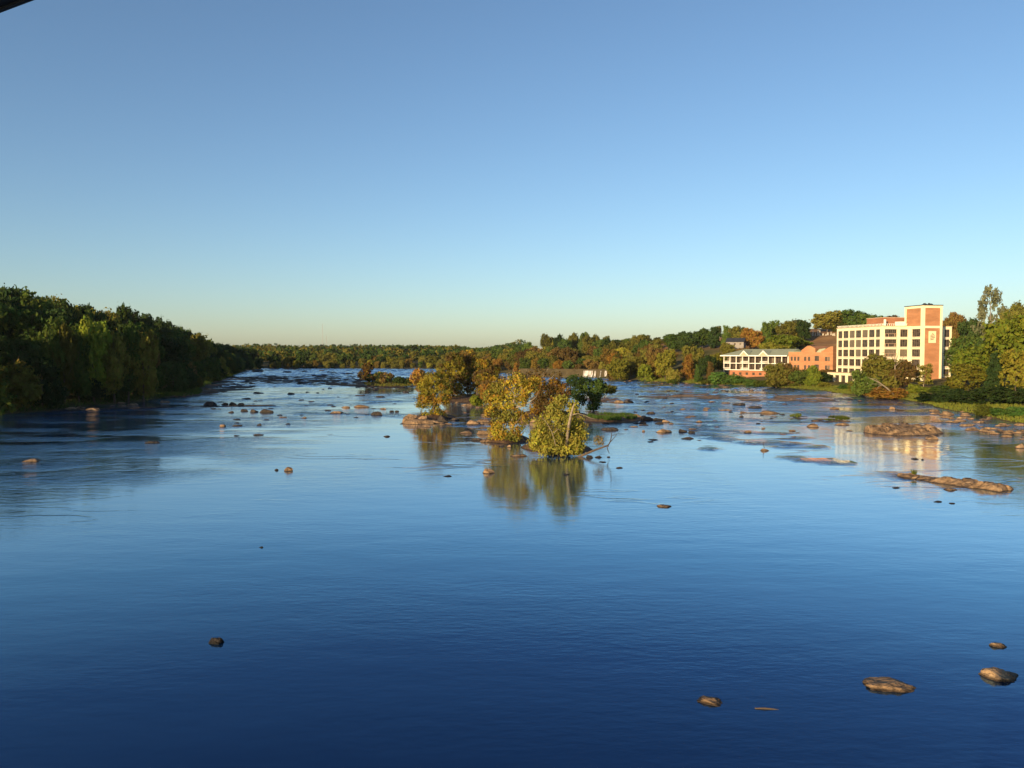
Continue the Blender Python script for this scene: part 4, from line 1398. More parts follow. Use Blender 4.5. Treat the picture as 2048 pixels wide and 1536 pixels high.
PR = [  # rocks that stand out, one by one
 (1426,1413,57,26,'rock','rounded tan rock alone in the near water at bottom, left of the floating stick'),
 (1786,1386,102,38,'rock','broad rugged brown rock with a black top near the lower right'),
 (2022,1370,80,40,'rock','pale gold wedge shaped rock cut by the right edge'),
 (2005,1297,37,17,'rock','small pointed tan rock above the gold wedge rock'),
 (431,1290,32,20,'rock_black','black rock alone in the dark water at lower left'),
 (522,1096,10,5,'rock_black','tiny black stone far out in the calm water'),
 (577,943,21,14,'rock','small orange tan rock with a dark stone beside it'),
 (551,941,10,6,'rock_dark','dark little stone left of the orange tan rock'),
 (976,948,30,17,'rock','bright tan boulder with a dark right side below the sunlit islets'),
 (896,954,20,5,'rock_dark','flat dark stone left of the bright tan boulder'),
 (1332,1016,35,9,'rock','flat brown rock alone in the calm water right of centre'),
 (303,887,35,8,'rock_dark','dark elongated rock in the reflection of the left wood'),
 (52,925,46,8,'rock','low brown rock awash at the left edge'),
 (773,874,15,5,'rock_dark','small flat stone left of the boulder islet'),
 (530,826,30,13,'rock_dark','block shaped dark rock with a brown side in the left pool'),
 (505,825,20,10,'rock_dark','dark rock touching the left side of the block shaped rock'),
 (486,823,18,8,'rock_dark','dark rock third left of the block shaped rock'),
 (461,826,14,6,'rock_dark','small dark rock leftmost of the row by the block shaped rock'),
 (414,811,30,13,'rock_dark','wide dark rock at the left end of the ledge row'),
 (446,810,17,8,'rock_dark','dark rock between the wide one and the tall one on the ledge'),
 (465,811,20,11,'rock_dark','tallest dark rock on the long ledge'),
 (481,811,17,8,'rock_dark','dark rock at the right end of the ledge row'),
 (442,854,16,8,'rock','small brown rock leftmost in the pale pool'),
 (474,853,25,6,'rock_dark','flat dark rock second in the pale pool'),
 (517,851,13,6,'rock_dark','small dark rock third in the pale pool'),
 (575,849,13,4,'rock_dark','little flat rock rightmost in the pale pool'),
 (513,871,24,5,'rock_dark','flat rock low in the pale pool, below the row'),
 (471,872,14,3,'rock_dark','thin flat rock below the leftmost pool rocks'),
 (563,836,21,4,'rock','flat tan rock left of the middle of the left channel'),
 (608,837,14,5,'rock','flat tan stone right of the other flat one in the left channel'),
 (670,827,30,7,'rock','low brown rock left of the driftwood heap'),
 (688,816,22,6,'rock','mossy rock beside the big sunlit flat rock'),
 (724,815,40,9,'rock','big flat sunlit reddish rock in the left channel'),
 (753,831,28,12,'rock_dark','jagged dark rock heap left of the boulder islet'),
 (782,824,11,5,'rock_dark','small dark rock left of two by the boulder islet'),
 (794,824,11,5,'rock_dark','small dark rock right of two by the boulder islet'),
 (765,819,18,5,'rock','flat brown rock above the jagged heap'),
 (711,836,13,3,'rock_dark','thin flat stone below the jagged heap'),
 (854,855,16,6,'rock','tan stone in front of the boulder islet'),
 (909,841,20,8,'rock_dark','dark rock just right of the boulder islet'),
 (898,836,10,5,'rock_dark','small dark rock touching the islet rock at its right'),
 (934,868,34,10,'rock','long tan rock left of the golden tree'),
 (951,882,28,9,'rock_dark','flat dark rock in front of the long tan rock'),
 (967,885,26,10,'rock','brown rock at the dark flat rock beside the golden tree'),
 (948,849,34,14,'rock','cracked tan rock between the boulder islet and the golden tree'),
 (967,845,30,9,'rock','flat brown rock behind the cracked tan rock'),
 (966,870,40,14,'rock','mossy brown rock leaning against the golden tree islet'),
 (1040,914,40,9,'rock','two humped tan rock low between the two near islets'),
 (1046,846,28,14,'rock','tan boulder between the golden tree and the orange tree'),
 (1070,846,26,15,'rock','pale boulder under the orange tree'),
 (1057,899,12,6,'rock','small reddish rock left of the green islet'),
 (1132,950,13,5,'rock_dark','dark stone in front of the green islet'),
 (1179,916,16,9,'rock_dark','dark round rock under the fallen log'),
 (1198,916,17,7,'rock_dark','dark flat rock right of the round one by the log'),
 (1217,915,8,4,'rock_dark','small dark stone rightmost by the fallen log'),
 (1204,925,17,4,'rock_dark','thin flat stone in front of the fallen log'),
 (1174,897,18,6,'rock_dark','flat dark rock behind the fallen log'),
 (1240,937,16,5,'rock_dark','dark stone awash right of the log reflection'),
 (1220,862,40,11,'rock_dark','broad flat dark rock behind the dead branch'),
 (1004,893,14,5,'rock_dark','dark stone left of the golden tree roots'),
 (1018,895,14,8,'rock','pinkish stone at the golden tree roots'),
 (938,812,34,8,'rock','sunlit pink slab under the back golden trees'),
 (1329,866,34,13,'rock','striped brown rock leftmost of three in the right channel'),
 (1366,865,21,10,'rock','brown rock in the middle of three in the right channel'),
 (1384,867,15,9,'rock_dark','blue black rock rightmost of three in the right channel'),
 (1378,879,30,7,'rock_dark','flat black rock below the three in the right channel'),
 (1287,864,8,6,'rock','small pale round stone left of the striped brown rock'),
 (1496,866,17,8,'rock','tan boulder alone in the riffles of the right channel'),
 (1532,902,21,8,'rock','pale rock with an upright stick'),
 (1528,858,10,4,'rock','little tan stone right of the lone tan boulder'),
 (1585,863,16,5,'rock','flat grey stone below the left grass islet'),
 (1400,845,16,7,'rock','tan rock above the blue black rock'),
 (1376,836,18,4,'rock','flat reddish rock in the upper right channel'),
 (1484,834,10,5,'rock_dark','dark boulder alone in the upper right channel'),
 (1316,842,27,10,'rock','tan rocks row end right of the grass islet'),
 (1332,845,20,8,'rock','tan rock next to the row end in the right channel'),
 (1343,849,11,5,'rock','small reddish stone below the row end'),
 (1274,848,14,6,'rock_dark','dark stone below the grass islet'),
 (1511,817,34,8,'rock_dark','long dark rock in the upper right rapids'),
 (1479,811,30,8,'rock_dark','dark rock cluster left of the long dark one'),
 (1546,828,48,11,'rock','wide reddish brown rock left of the grass islets'),
 (1367,820,16,5,'rock','brown rock first of three in a line across the right rapids'),
 (1411,822,14,6,'rock','brown rock second of three in a line across the right rapids'),
 (1455,822,32,6,'rock','flat brown rock third of the line across the right rapids'),
 (1629,855,30,12,'rock','reddish rock below the right grass islet'),
 (1690,851,28,9,'rock','reddish rock at the right end of the right grass islet'),
 (1671,819,20,9,'rock','square brown rock behind the right grass islet'),
 (1787,819,16,9,'rock','pale round boulder before the dark bank'),
 (1899,831,27,14,'rock','orange lone boulder at the left end of the grassy right shore'),
 (1833,919,17,5,'rock_dark','dark flat stone above the long ledge'),
 (1846,920,7,4,'rock_dark','tiny stone beside the dark flat one above the long ledge'),
 (1796,977,20,5,'rock_dark','flat dark stone left of the long ledge'),
 (1907,982,36,7,'rock','low rounded slab in front of the long ledge'),
 (1879,1005,19,5,'rock_dark','dark flat stone below the long ledge'),
 (1906,1008,13,4,'rock_dark','smaller dark flat stone below the long ledge'),
 (2046,897,22,16,'rock','tan boulder cut by the right edge'),
 (1868,880,31,14,'rock','smaller boulder at the right end of the great slab'),
 (1258,806,24,9,'rock_dark','dark rock behind the grass islet in the rapids'),
 (1238,806,22,9,'rock','tan rock in the rapids left of the dark one'),
 (512,787,25,5,'rock_dark','dark flat rock in the middle of the upper left pool'),
 (580,789,16,6,'rock_dark','dark mossy rock right in the upper left pool'),
 (491,798,21,4,'rock_dark','thin dark rock low in the upper left pool'),
 (757,795,24,5,'rock_dark','dark low rock below the wooded shelf islet'),
 (809,785,16,5,'rock_dark','dark rock at the foot of the shelf islet'),
]
big = {}
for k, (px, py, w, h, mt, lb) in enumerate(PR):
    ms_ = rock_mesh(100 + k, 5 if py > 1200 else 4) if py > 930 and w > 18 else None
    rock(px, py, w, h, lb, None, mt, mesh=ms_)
# boulders of the left tree islet
for (px, py, w, h, lb) in ((818,846,38,24,'large rounded orange boulder left on the boulder islet'), (826,847,24,16,'orange boulder leaning on the large rounded one'), (846,846,26,20,'cracked block boulder in the middle of the boulder islet'),
                           (842,849,90,9,'flat orange rock shelf under the islet boulders'), (884,845,24,20,'dark boulder right of the islet tree')):
    rock(px, py, w, h * 1.15, lb, None, 'rock_dark' if 'dark' in lb else 'rock', 'boulder', rock_mesh(500 + px, 4, .72, .98))
# rocks right of the far islet tree
for (px, py, w, h, lb) in ((1276,840,38,19,'big angular brown rock at the right end of the grass islet'), (1296,842,32,14,'dark angular rock rightmost on the grass islet'), (1250,835,26,12,'rock left of the big angular one on the grass islet'), (1222,832,40,9,'flat tan slab in the grass islet')):
    rock(px, py, w, h, lb, None, 'rock_dark' if 'dark' in lb else 'rock', 'boulder', rock_mesh(400 + px, 4))
# the great slab and the long ledge near the right shore
def slab(pts, label, seed, hgt, name='rock_slab'):
    """a long layered rock along a line of (px, py, half width in pixels of depth, width)"""
    n = 100; mrow = 22
    P = [at_ground(a, b) for a, b, _ in pts]
    wd = [w for _, _, w in pts]
    rows = []
    for i in range(n + 1):
        t = i / n * (len(P) - 1); k = min(int(t), len(P) - 2); f = t - k
        c = P[k].lerp(P[k + 1], f); w = wd[k] * (1 - f) + wd[k + 1] * f
        d = (P[min(k + 1, len(P) - 1)] - P[k]).normalized(); nrm = Vector((-d.y, d.x, 0))
        row = []
        env = min(1, i / 3.0, (n - i) / 3.0) ** .6
        for j in range(mrow + 1):
            s = j / mrow * 2 - 1
            q = c + nrm * (s * w * (.25 + .75 * env))
            row.append((q.x, q.y, s, env))
        rows.append(row)
    A = np.array(rows).reshape(-1, 4)
    base = (1 - np.abs(A[:, 2]) ** 2.4) * A[:, 3]
    nz = fbm(P3(A[:, 0] / 2.0, A[:, 1] / 1.0), 4, seed)
    cr = np.abs(fbm(P3(A[:, 0] / 1.5 + A[:, 1] / 2.5, A[:, 1] / .8 - A[:, 0] / 4), 3, seed + 9))
    z = hgt * (base * (.72 + (.5 if seed == 1 else .8) * nz) - .30 * np.clip(.16 - cr, 0, 1) / .16 * base) - .18 * (1 - base)
    st = np.maximum(.12, hgt * .2)
    z = np.where(z > .06, np.floor(z / st + .5) * st * .6 + z * .4, z)
    jit = .5 * fbm(P3(A[:, 0] / .9, A[:, 1] / .9), 2, seed + 3)
    V = np.stack([A[:, 0] + jit * .4, A[:, 1] + jit, z], 1)
    me = np_mesh('rock_slab', V, grid_faces(mrow + 1, n + 1), M['rock'], False)
    o = link(bpy.data.objects.new(name, me))
    return tag(o, label, 'rock')
slab([(1733,866,1.6),(1775,866,4.5),(1815,864,6.0),(1858,869,3.5)], 'great sloping rock slab with a boulder at its end near the right shore', 1, 1.5)
slab([(1792,951,.6),(1850,957,1.6),(1900,965,1.8),(1960,973,1.9),(2021,983,1.2)], 'long thin rock ledge with a grass tuft on its left end near the right shore', 2, .6)
slab([(1480,826,.5),(1530,826,.6)], 'thin low ledge of rock in the right rapids beside the wide reddish brown rock', 3, .3)
slab([(90,823,.7),(250,817,.5),(400,814,.5),(560,811,.7)], 'long low dark ledge crossing the left channel', 4, .28).data.materials[0] = M['rock_dark']
# stones strewn in the rapids and along the right shore; nothing tells them apart
def strew(n, area, wr, label, group, mat, hk=.3, mass=False):
    k = 0; tries = 0; made = []
    while k < n and tries < n * 30:
        tries += 1
        px, py = random.uniform(area[0], area[1]), random.uniform(area[2], area[3])
        g = at_ground(px, py)
        d = float(shore_info([g.x], [g.y])[0][0])
        if d > 1.0 or d < area[4]: continue
        w = random.uniform(*wr) * (.6 + .4 * (py - 735) / 80)
        made.append(rock(px, py, w, w * hk, label, group, mat)); k += 1
    if mass:                                    # too small to pick apart: one object
        Vs, Fs, off = [], [], 0
        for o in made:
            me = o.data
            V = np.empty(len(me.vertices) * 3, np.float32); me.vertices.foreach_get('co', V); V = V.reshape(-1, 3)
            F = np.empty(len(me.polygons) * 3, np.int32); me.polygons.foreach_get('vertices', F)
            mt = np.array(Matrix.LocRotScale(o.location, o.rotation_euler, o.scale))
            Vs.append(V @ mt[:3, :3].T + mt[:3, 3]); Fs.append(F.reshape(-1, 3) + off); off += len(V)
            bpy.data.objects.remove(o)
        q = link(bpy.data.objects.new('small_stones', np_mesh('small_stones', np.concatenate(Vs), np.concatenate(Fs), M[mat], True)))
        tag(q, group + ', strewn in the shallow water' if 'shore' not in group else group, 'stones', None, 'stuff')
strew(44, (1380,1900,766,812,-200), (6,22), 'low brown stone in the shallows below the right bank buildings', 'brown stones in the right shallows', 'rock', .2, True)
strew(22, (1250,1480,760,800,-200), (6,16), 'dark wet stone in the upper right rapids', 'dark stones in the upper right rapids', 'rock_dark', .3, True)
strew(26, (1225,1420,757,770,-12), (6,14), 'pale stone on the shore beyond the right rapids', 'pale stones along the far right shore', 'rock', .3, True)
strew(40, (490,730,742,768,-300), (12,40), 'black rock in the far left rapids before the distant woods', 'black rocks in the far left rapids', 'rock_dark', .2)
strew(14, (560,800,775,800,-300), (7,18), 'dark stone in the upper left pool', 'dark stones around the upper left pool', 'rock_dark', .25)
strew(16, (1240,1600,800,850,-300), (5,12), 'small stone breaking the surface of the right riffles', 'small stones in the right riffles', 'rock_dark', .3, True)
strew(60, (1870,2060,822,890,-14), (9,26), 'flat tan stone in the stony shallows at the right shore', 'flat stones in the shallows at the right shore', 'rock', .3)
strew(14, (40,440,775,835,-10), (12,36), 'dim rock at the foot of the shaded left wood', 'dim rocks at the foot of the left wood', 'rock', .3)
strew(26, (420,830,800,850,-300), (6,17), 'low dark stone awash in the left channel', 'low dark stones in the left channel', 'rock_dark', .16, True)
strew(30, (1250,1720,800,885,-300), (7,20), 'low brown stone awash in the right channel', 'low brown stones in the right channel', 'rock', .15, True)
strew(16, (1165,1325,828,852,-300), (7,22), 'dark angular stone around the low grass islet', 'dark stones around the grass islet', 'rock_dark', .4)
strew(14, (830,1000,790,850,-300), (7,18), 'tan stone in the channel behind the near islets', 'tan stones behind the near islets', 'rock', .3)
print('rocks', rock_i)

#@@ISLETS
# ------------------------------------------------------------------ islets: earth, trees, grass
def islet(pts, h, label, mat='soil', seed=0, broken=False, k=.72):
    """a low mound over the outline given as pixels on the water"""
    P = [at_ground(a, b) for a, b in pts]
    c = sum(P, Vector()) / len(P)
    n = 72; rings = 16
    ang = np.linspace(0, 2 * math.pi, n, endpoint=False)
    pa = np.array([math.atan2(p.y - c.y, p.x - c.x) for p in P]); pr = np.array([math.hypot(p.y - c.y, p.x - c.x) for p in P])
    o_ = np.argsort(pa); pa, pr = pa[o_], pr[o_]
    rad = np.interp(ang, np.concatenate([pa - 2*math.pi, pa, pa + 2*math.pi]) , np.tile(pr, 3))
    ang = np.where(ang > math.pi, ang, ang)
    V = [(c.x, c.y, h)]
    F3 = []
    for j in range(1, rings + 1):
        t = j / rings
        for i in range(n):
            rr = rad[i] * t * k
            V.append((c.x + math.cos(ang[i]) * rr, c.y + math.sin(ang[i]) * rr, h * (1 - t ** 2.2) - .25 * t ** 6))
    V = np.array(V)
    V[:, 2] += .35 * h * fbm(P3(V[:, 0] / 1.6, V[:, 1] / 1.6), 3, seed) * np.concatenate([[1], np.repeat(1 - (np.arange(1, rings + 1) / rings) ** 4, n)])
    if broken:
        q = fbm(P3(V[:, 0] / 5.0, V[:, 1] / 3.0), 3, seed + 40) + .5 * vn(P3(V[:, 0] / 1.3, V[:, 1] / 1.3), seed)
        V[:, 2] = np.where(V[:, 2] > -.2, V[:, 2] * .35 + h * .9 * q - .05, V[:, 2])
    for i in range(n):
        F3.append((0, 1 + i, 1 + (i + 1) % n, 1 + (i + 1) % n))
    F = [(1 + j*n + i, 1 + j*n + (i+1) % n, 1 + (j+1)*n + (i+1) % n, 1 + (j+1)*n + i) for j in range(rings - 1) for i in range(n)]
    me = bpy.data.meshes.new('islet')
    me.from_pydata([tuple(v) for v in V], [], [f[:3] for f in F3] + F)
    bm = bmesh.new(); bm.from_mesh(me); bmesh.ops.recalc_face_normals(bm, faces=bm.faces); bm.to_mesh(me); bm.free()
    me.polygons.foreach_set('use_smooth', np.ones(len(me.polygons), bool))
    me.materials.append(M[mat])
    return tag(link(bpy.data.objects.new('islet', me)), label, kind='structure')
islet([(850,845),(878,847),(893,838),(880,828),(855,830)], .7, 'earth mound under the islet tree', seed=1)
islet([(988,893),(1015,897),(1045,890),(1050,872),(1020,862),(985,872)], .8, 'earth and roots under the golden tree', seed=2, k=.6)
islet([(1062,905),(1090,918),(1130,922),(1165,912),(1172,890),(1140,872),(1085,878)], .9, 'earth bank of the green islet', seed=3, k=.7)
islet([(1050,842),(1090,846),(1150,838),(1160,822),(1100,815),(1055,822)], .7, 'earth under the orange trees', seed=4)
islet([(1168,850),(1230,853),(1300,845),(1310,832),(1250,824),(1175,826)], .7, 'low grassy islet with rocks at its right end', seed=5)
islet([(880,808),(940,812),(1010,806),(1015,790),(940,785),(885,792)], .8, 'earth under the back golden trees', seed=6)
islet([(715,776),(780,780),(845,777),(860,764),(790,758),(720,762)], .9, 'rock shelf islet with brush', seed=7, broken=True)
islet([(395,792),(440,787),(478,772),(470,762),(420,766)], .55, 'stony point of the left bank', 'rock_dark', seed=8, broken=True)
islet([(290,802),(360,797),(410,788),(400,776),(330,780),(285,790)], .8, 'grassy spit of the left bank', 'soil', seed=9, broken=True)
islet([(1185,806),(1230,808),(1265,801),(1240,793),(1195,795)], .5, 'stony bar in the rapids behind the grass islet', seed=10, broken=True)
islet([(1580,839),(1600,841),(1617,836),(1600,830),(1582,832)], .3, 'left of two small grass islets in the right channel', 'rock', seed=11, broken=True)
islet([(1632,846),(1660,848),(1700,846),(1705,838),(1670,834),(1638,836)], .3, 'right of two small grass islets in the right channel', 'rock', seed=12, broken=True)

islet([(600,768),(660,772),(720,768),(725,755),(640,752)], .6, 'dark rock shelf in the far left rapids', 'rock_dark', seed=21, broken=True, k=1.0)
islet([(490,764),(540,766),(600,760),(590,750),(500,752)], .6, 'black rock shelf at the left of the far rapids', 'rock_dark', seed=22, broken=True, k=1.0)
islet([(1290,796),(1400,800),(1480,796),(1440,788),(1320,787)], .35, 'brown gravel bar in the right rapids', 'rock', seed=23, broken=True, k=1.0)
islet([(1480,802),(1600,806),(1700,800),(1640,790),(1500,791)], .35, 'brown gravel bar below the mill', 'rock', seed=24, broken=True, k=1.0)

def lobed_tree(name, label, Y, lobes, leaf, n, size, trunks, bark='bark', cat='tree', spread=.22, base=None, mats=None):
    """a tree whose crown is built lobe by lobe: lobes (px, py, rx px, rz px), trunks lists of (px, py, dy, radius m)"""
    b = at_ground(*base) if base else at_ground(lobes[0][0], 850)
    o = empty(name, (b.x, Y, 0), 0, label, cat)
    off = Vector((b.x, Y, 0))
    L = []
    r = random.Random(int(Y * 10 + n))
    for (px, py, rx, rz) in lobes:
        k = Y / FPX
        dy = r.uniform(-1, 1) * rx * k * .5
        p = at_depth(px, py, Y + dy) - off
        L.append((p.x, p.y, max(p.z, rz * k * .55), rx * k, rx * k, rz * k))
    per = 12
    P, nr = lobes_points(L, per, n // per, spread, int(Y + n))
    keep = P[:, 2] > .15
    P, nr = P[keep], nr[keep]
    V, F = quads(P, size, nr, seed=n)
    me = np_mesh('crown', V, F, LEAF[leaf])
    if mats:
        for m_ in mats: me.materials.append(LEAF[m_])
        cl = (vn(P * .55, 7) + .35 * vn(P * 1.6, 8))
        idx = np.digitize(cl, [-.12, .22][:len(mats)])
        me.polygons.foreach_set('material_index', idx.astype(np.int32))
    link(bpy.data.objects.new('crown', me), o)
    mb = MB()
    pale = MB()
    for tr in trunks:
        pts = [at_depth(a, c, Y + d) - off for a, c, d, _ in tr]
        (pale if False else mb).tube(pts, [q[3] for q in tr], 7)
    mb.build('trunk', M[bark], o, True)
    return o
# left islet tree
Y1 = 142
lobed_tree('broadleaf_tree', 'ragged olive gold tree leaning over the orange boulders', Y1,
    [(866,758,18,14),(848,768,14,12),(884,772,14,12),(860,782,20,12),(848,796,15,12),(887,796,15,13),(845,808,13,9),(866,805,12,10),(872,822,13,12),(856,836,16,8),(880,833,12,10),(897,788,7,8),(878,750,8,7)],
    'yellow', 12000, .13, [[(870,848,0,.22),(868,825,0,.16),(866,800,0,.13),(864,775,0,.08),(866,755,0,.03)],[(868,822,0,.1),(882,800,-.3,.07),(890,785,-.3,.02)],[(867,815,0,.1),(852,798,.3,.06),(845,785,.3,.02)]],
    base=(868,838), mats=['olive', 'gold'])
lobed_tree('broadleaf_tree', 'small rusty tree behind the ragged olive gold tree', 185,
    [(838,748,14,12),(846,762,13,12),(830,760,9,10),(843,775,12,10)], 'orange', 2600, .2, [[(842,795,0,.12),(840,770,0,.08),(838,748,0,.03)]], base=(842,797), mats=['brown'])
# golden tree with the pale stem
Y2 = 104
lobed_tree('sycamore_tree', 'golden sycamore with a pale stem in the middle of the islets', Y2,
    [(1035,760,22,12),(1005,775,24,16),(1042,785,18,18),(988,800,20,16),(1012,803,24,18),(983,822,15,13),(1022,828,24,18),(1000,842,22,16),(1034,856,14,18),(1008,868,18,13),(990,862,14,12),(1062,770,16,14),(978,788,11,10),(1025,878,18,12),(995,882,14,9),(1045,800,12,12),(1050,835,10,10)],
    'yellow', 14400, .115, [[(1022,893,0,.26),(1024,870,0,.2),(1024,840,0,.17),(1027,810,-.2,.16),(1030,785,-.2,.14),(1034,765,0,.06)],
      [(1028,816,-.2,.12),(1045,812,-.5,.09),(1060,804,-.6,.07),(1072,794,-.6,.05),(1076,785,-.6,.02)],
      [(1024,832,0,.1),(1010,805,.3,.07),(1000,780,.4,.03)],
      [(1032,772,0,.07),(1018,757,.2,.045),(1014,748,.2,.03),(1022,742,.2,.015)],[(1034,768,0,.06),(1030,752,.3,.04),(1024,745,.3,.02)],
      [(1024,852,0,.1),(1036,842,-.4,.07),(1045,828,-.4,.03)]], bark='pale_bark', base=(1022,890), mats=['gold', 'olive'])
# orange trees behind
lobed_tree('sycamore_tree', 'orange sycamore with a bare forked limb behind the golden one', 143,
    [(1075,765,18,14),(1090,785,20,16),(1110,772,18,14),(1120,795,18,14),(1078,800,16,14),(1100,810,20,14),(1072,818,14,12),(1092,828,16,10),(1130,780,12,14),(1060,775,12,12)],
    'gold', 12000, .14, [[(1086,848,0,.3),(1086,820,0,.24),(1084,795,0,.2),(1084,775,0,.12),(1092,763,-.3,.09),(1102,756,-.3,.06),(1112,747,-.3,.025)],[(1085,800,0,.12),(1104,785,.3,.08),(1118,770,.3,.03)]], bark='pale_bark', base=(1086,842), mats=['orange', 'brown'])
lobed_tree('broadleaf_tree', 'brownish bare twigged bush behind the orange sycamore', 190,
    [(1040,752,22,12),(1075,745,22,10),(1110,752,20,10),(1010,765,16,12),(1060,765,24,10)], 'brown', 2600, .16,
    [[(1060,795,0,.12),(1058,760,0,.06),(1052,738,0,.02)],[(1060,790,0,.1),(1085,755,0,.05),(1098,735,0,.02)],[(1056,790,0,.1),(1035,755,0,.05),(1025,738,0,.02)]], bark='dead_wood', base=(1060,795))
# green front islet
Y4 = 90
lobed_tree('sycamore_tree', 'green gold bushy sycamore with a broken pale stem on the front islet', Y4,
    [(1122,803,16,12),(1110,825,20,14),(1145,818,12,14),(1085,848,16,14),(1128,845,22,16),(1158,850,13,16),(1080,876,20,20),(1110,875,22,20),(1145,875,20,20),(1098,896,22,14),(1130,900,22,12),(1152,895,16,14),(1068,888,10,12),(1165,868,8,14)],
    'olive', 16000, .11, [[(1118,915,0,.2),(1112,895,-.8,.06),(1109,880,-2.3,.05),(1103,862,-2.6,.04),(1093,845,-2.5,.032),(1085,836,-2.3,.02)],
      [(1106,868,-2.3,.05),(1116,858,-2.2,.03),(1123,862,-2.2,.015)],
      [(1132,912,0,.22),(1135,872,-.6,.2),(1138,850,-2.0,.17),(1142,830,-2.7,.15),(1146,815,-2.8,.11),(1149,806,-2.8,.05)],
      [(1143,830,-2.7,.07),(1155,827,-2.6,.05),(1168,830,-2.3,.035),(1180,836,-2.2,.03),(1200,840,-2.2,.015)]], bark='pale_bark', base=(1115,918), mats=['sunny', 'olive'])
# dark tree at the right of the islets
lobed_tree('broadleaf_tree', 'dark green tree in shade at the right of the islets', 160,
    [(1150,762,20,12),(1172,768,18,14),(1190,785,18,14),(1155,785,18,14),(1198,768,12,10),(1190,805,12,12),(1185,820,13,10),(1162,800,12,10),(1205,778,10,8)],
    'dark', 10800, .14, [[(1188,838,0,.2),(1186,810,0,.15),(1175,785,0,.1),(1160,768,0,.04)],[(1187,815,0,.1),(1200,785,0,.05),(1206,770,0,.02)]], base=(1187,828), mats=['green'])
lobed_tree('shrub', 'low olive shrub leaning right from the dark islet tree', 176,
    [(1212,778,14,8),(1224,780,10,7)], 'olive', 1300, .18, [[(1205,800,0,.1),(1215,785,0,.05),(1224,778,0,.02)]], base=(1212,806), cat='shrub')
# the back golden group
for (px, Y, lob, leaf, mts, lb) in (
  (905, 200, [(910,722,20,18),(890,740,18,16),(918,745,20,18),(895,762,18,14),(915,770,20,14),(905,785,20,10)], 'yellow', ['olive', 'brown'], 'yellow tree at the left of the back golden group'),
  (935, 206, [(935,712,18,12),(945,730,20,16),(930,750,20,16),(950,765,20,16),(938,785,20,10)], 'olive', ['gold', 'brown'], 'tallest golden tree in the back golden group'),
  (970, 196, [(968,728,16,12),(985,740,16,13),(965,755,20,16),(988,762,16,14),(972,782,22,12),(994,778,12,12)], 'brown', ['olive', 'gold'], 'golden tree at the right of the back golden group'),
  (985, 178, [(975,775,16,14),(995,785,14,12),(978,795,18,10)], 'brown', ['orange'], 'brown brush in front of the back golden group'),
  (955, 172, [(950,801,9,8),(958,806,7,5)], 'lime', None, 'bright green small shrub at the foot of the back golden group')):
    lobed_tree('shrub' if 'shrub' in lb or 'brush' in lb else 'broadleaf_tree', lb, Y, lob, leaf, 2000 * len(lob) if len(lob) > 2 else 1800, .17,
      [[(px, 802, 0, .2), (px, 775, 0, .15), (lob[0][0], lob[0][1] + 6, 0, .04)]], base=(px, 802), mats=mts, cat='shrub' if 'shrub' in lb or 'brush' in lb else 'tree')
# brush on the shelf islet
for (px, Y, lob, leaf, mts, lb) in (
  (735, 290, [(735,736,12,10),(728,750,12,10),(742,755,12,9)], 'brown', ['orange', 'dark'], 'rusty dark bush at the left end of the shelf islet'),
  (765, 285, [(760,750,12,6),(778,752,10,6),(768,760,16,6)], 'olive', ['dark', 'brown'], 'low dark bush in the middle of the shelf islet'),
  (800, 280, [(798,760,12,5),(815,763,12,5)], 'olive', ['dark'], 'low dark bush at the right of the shelf islet')):
    lobed_tree('shrub', lb, Y, lob, leaf, 2200, .3, [[(px, 774, 0, .15), (px, 755, 0, .05)]], base=(px, 772), mats=mts, cat='shrub')

# fallen log with its upright dead branch
YL = 89
og = at_ground(1145, 918)
LOG = empty('fallen_log', (og.x, og.y, 0), 0, 'fallen tree trunk lying from the front islet out over the water', 'log')
lp = lambda a, b, d=0: at_depth(a, b, YL + d) - Vector((og.x, og.y, 0))
MB().tube([lp(1140,920,1), lp(1160,913), lp(1185,902), lp(1212,892), lp(1218,893)], [.17, .15, .13, .09, .04], 8).build('trunk', M['bark'], LOG, True)
br = MB()
br.tube([lp(1210,893), lp(1217,890), lp(1221,882), lp(1223,872), lp(1222,862), lp(1221,855)], [.1, .08, .06, .05, .03, .012], 6)
br.tube([lp(1221,884), lp(1228,876), lp(1234,868), lp(1240,862)], [.05, .035, .022, .01], 5)
br.tube([lp(1223,872), lp(1232,868), lp(1242,866), lp(1248,870)], [.03, .02, .015, .006], 5)
br.tube([lp(1214,894), lp(1216,901), lp(1219,907)], [.06, .05, .02], 5)
rr_ = random.Random(4)
for k in range(16):
    a = (rr_.uniform(1222, 1240), rr_.uniform(858, 874)); e = (a[0] + rr_.uniform(2, 11), a[1] + rr_.uniform(-7, 6))
    br.tube([lp(*a), lp(*e)], [.014, .005], 4)
br.build('branch', M['wet_wood'], LOG, True)
C = []
for k in range(420):
    a = rr_.uniform(-1, 1); C.append(lp(1198 + a * 9 + rr_.uniform(-3, 3), 880 + rr_.uniform(-9, 10), rr_.uniform(-.4, .4)))
V, F = quads(np.array([tuple(c) for c in C]), .10, seed=3, aspect=.3)
tf = link(bpy.data.objects.new('dry_leaves', np_mesh('dry_leaves', V, F, LEAF['straw'])), LOG)
tf['kind'] = 'stuff'
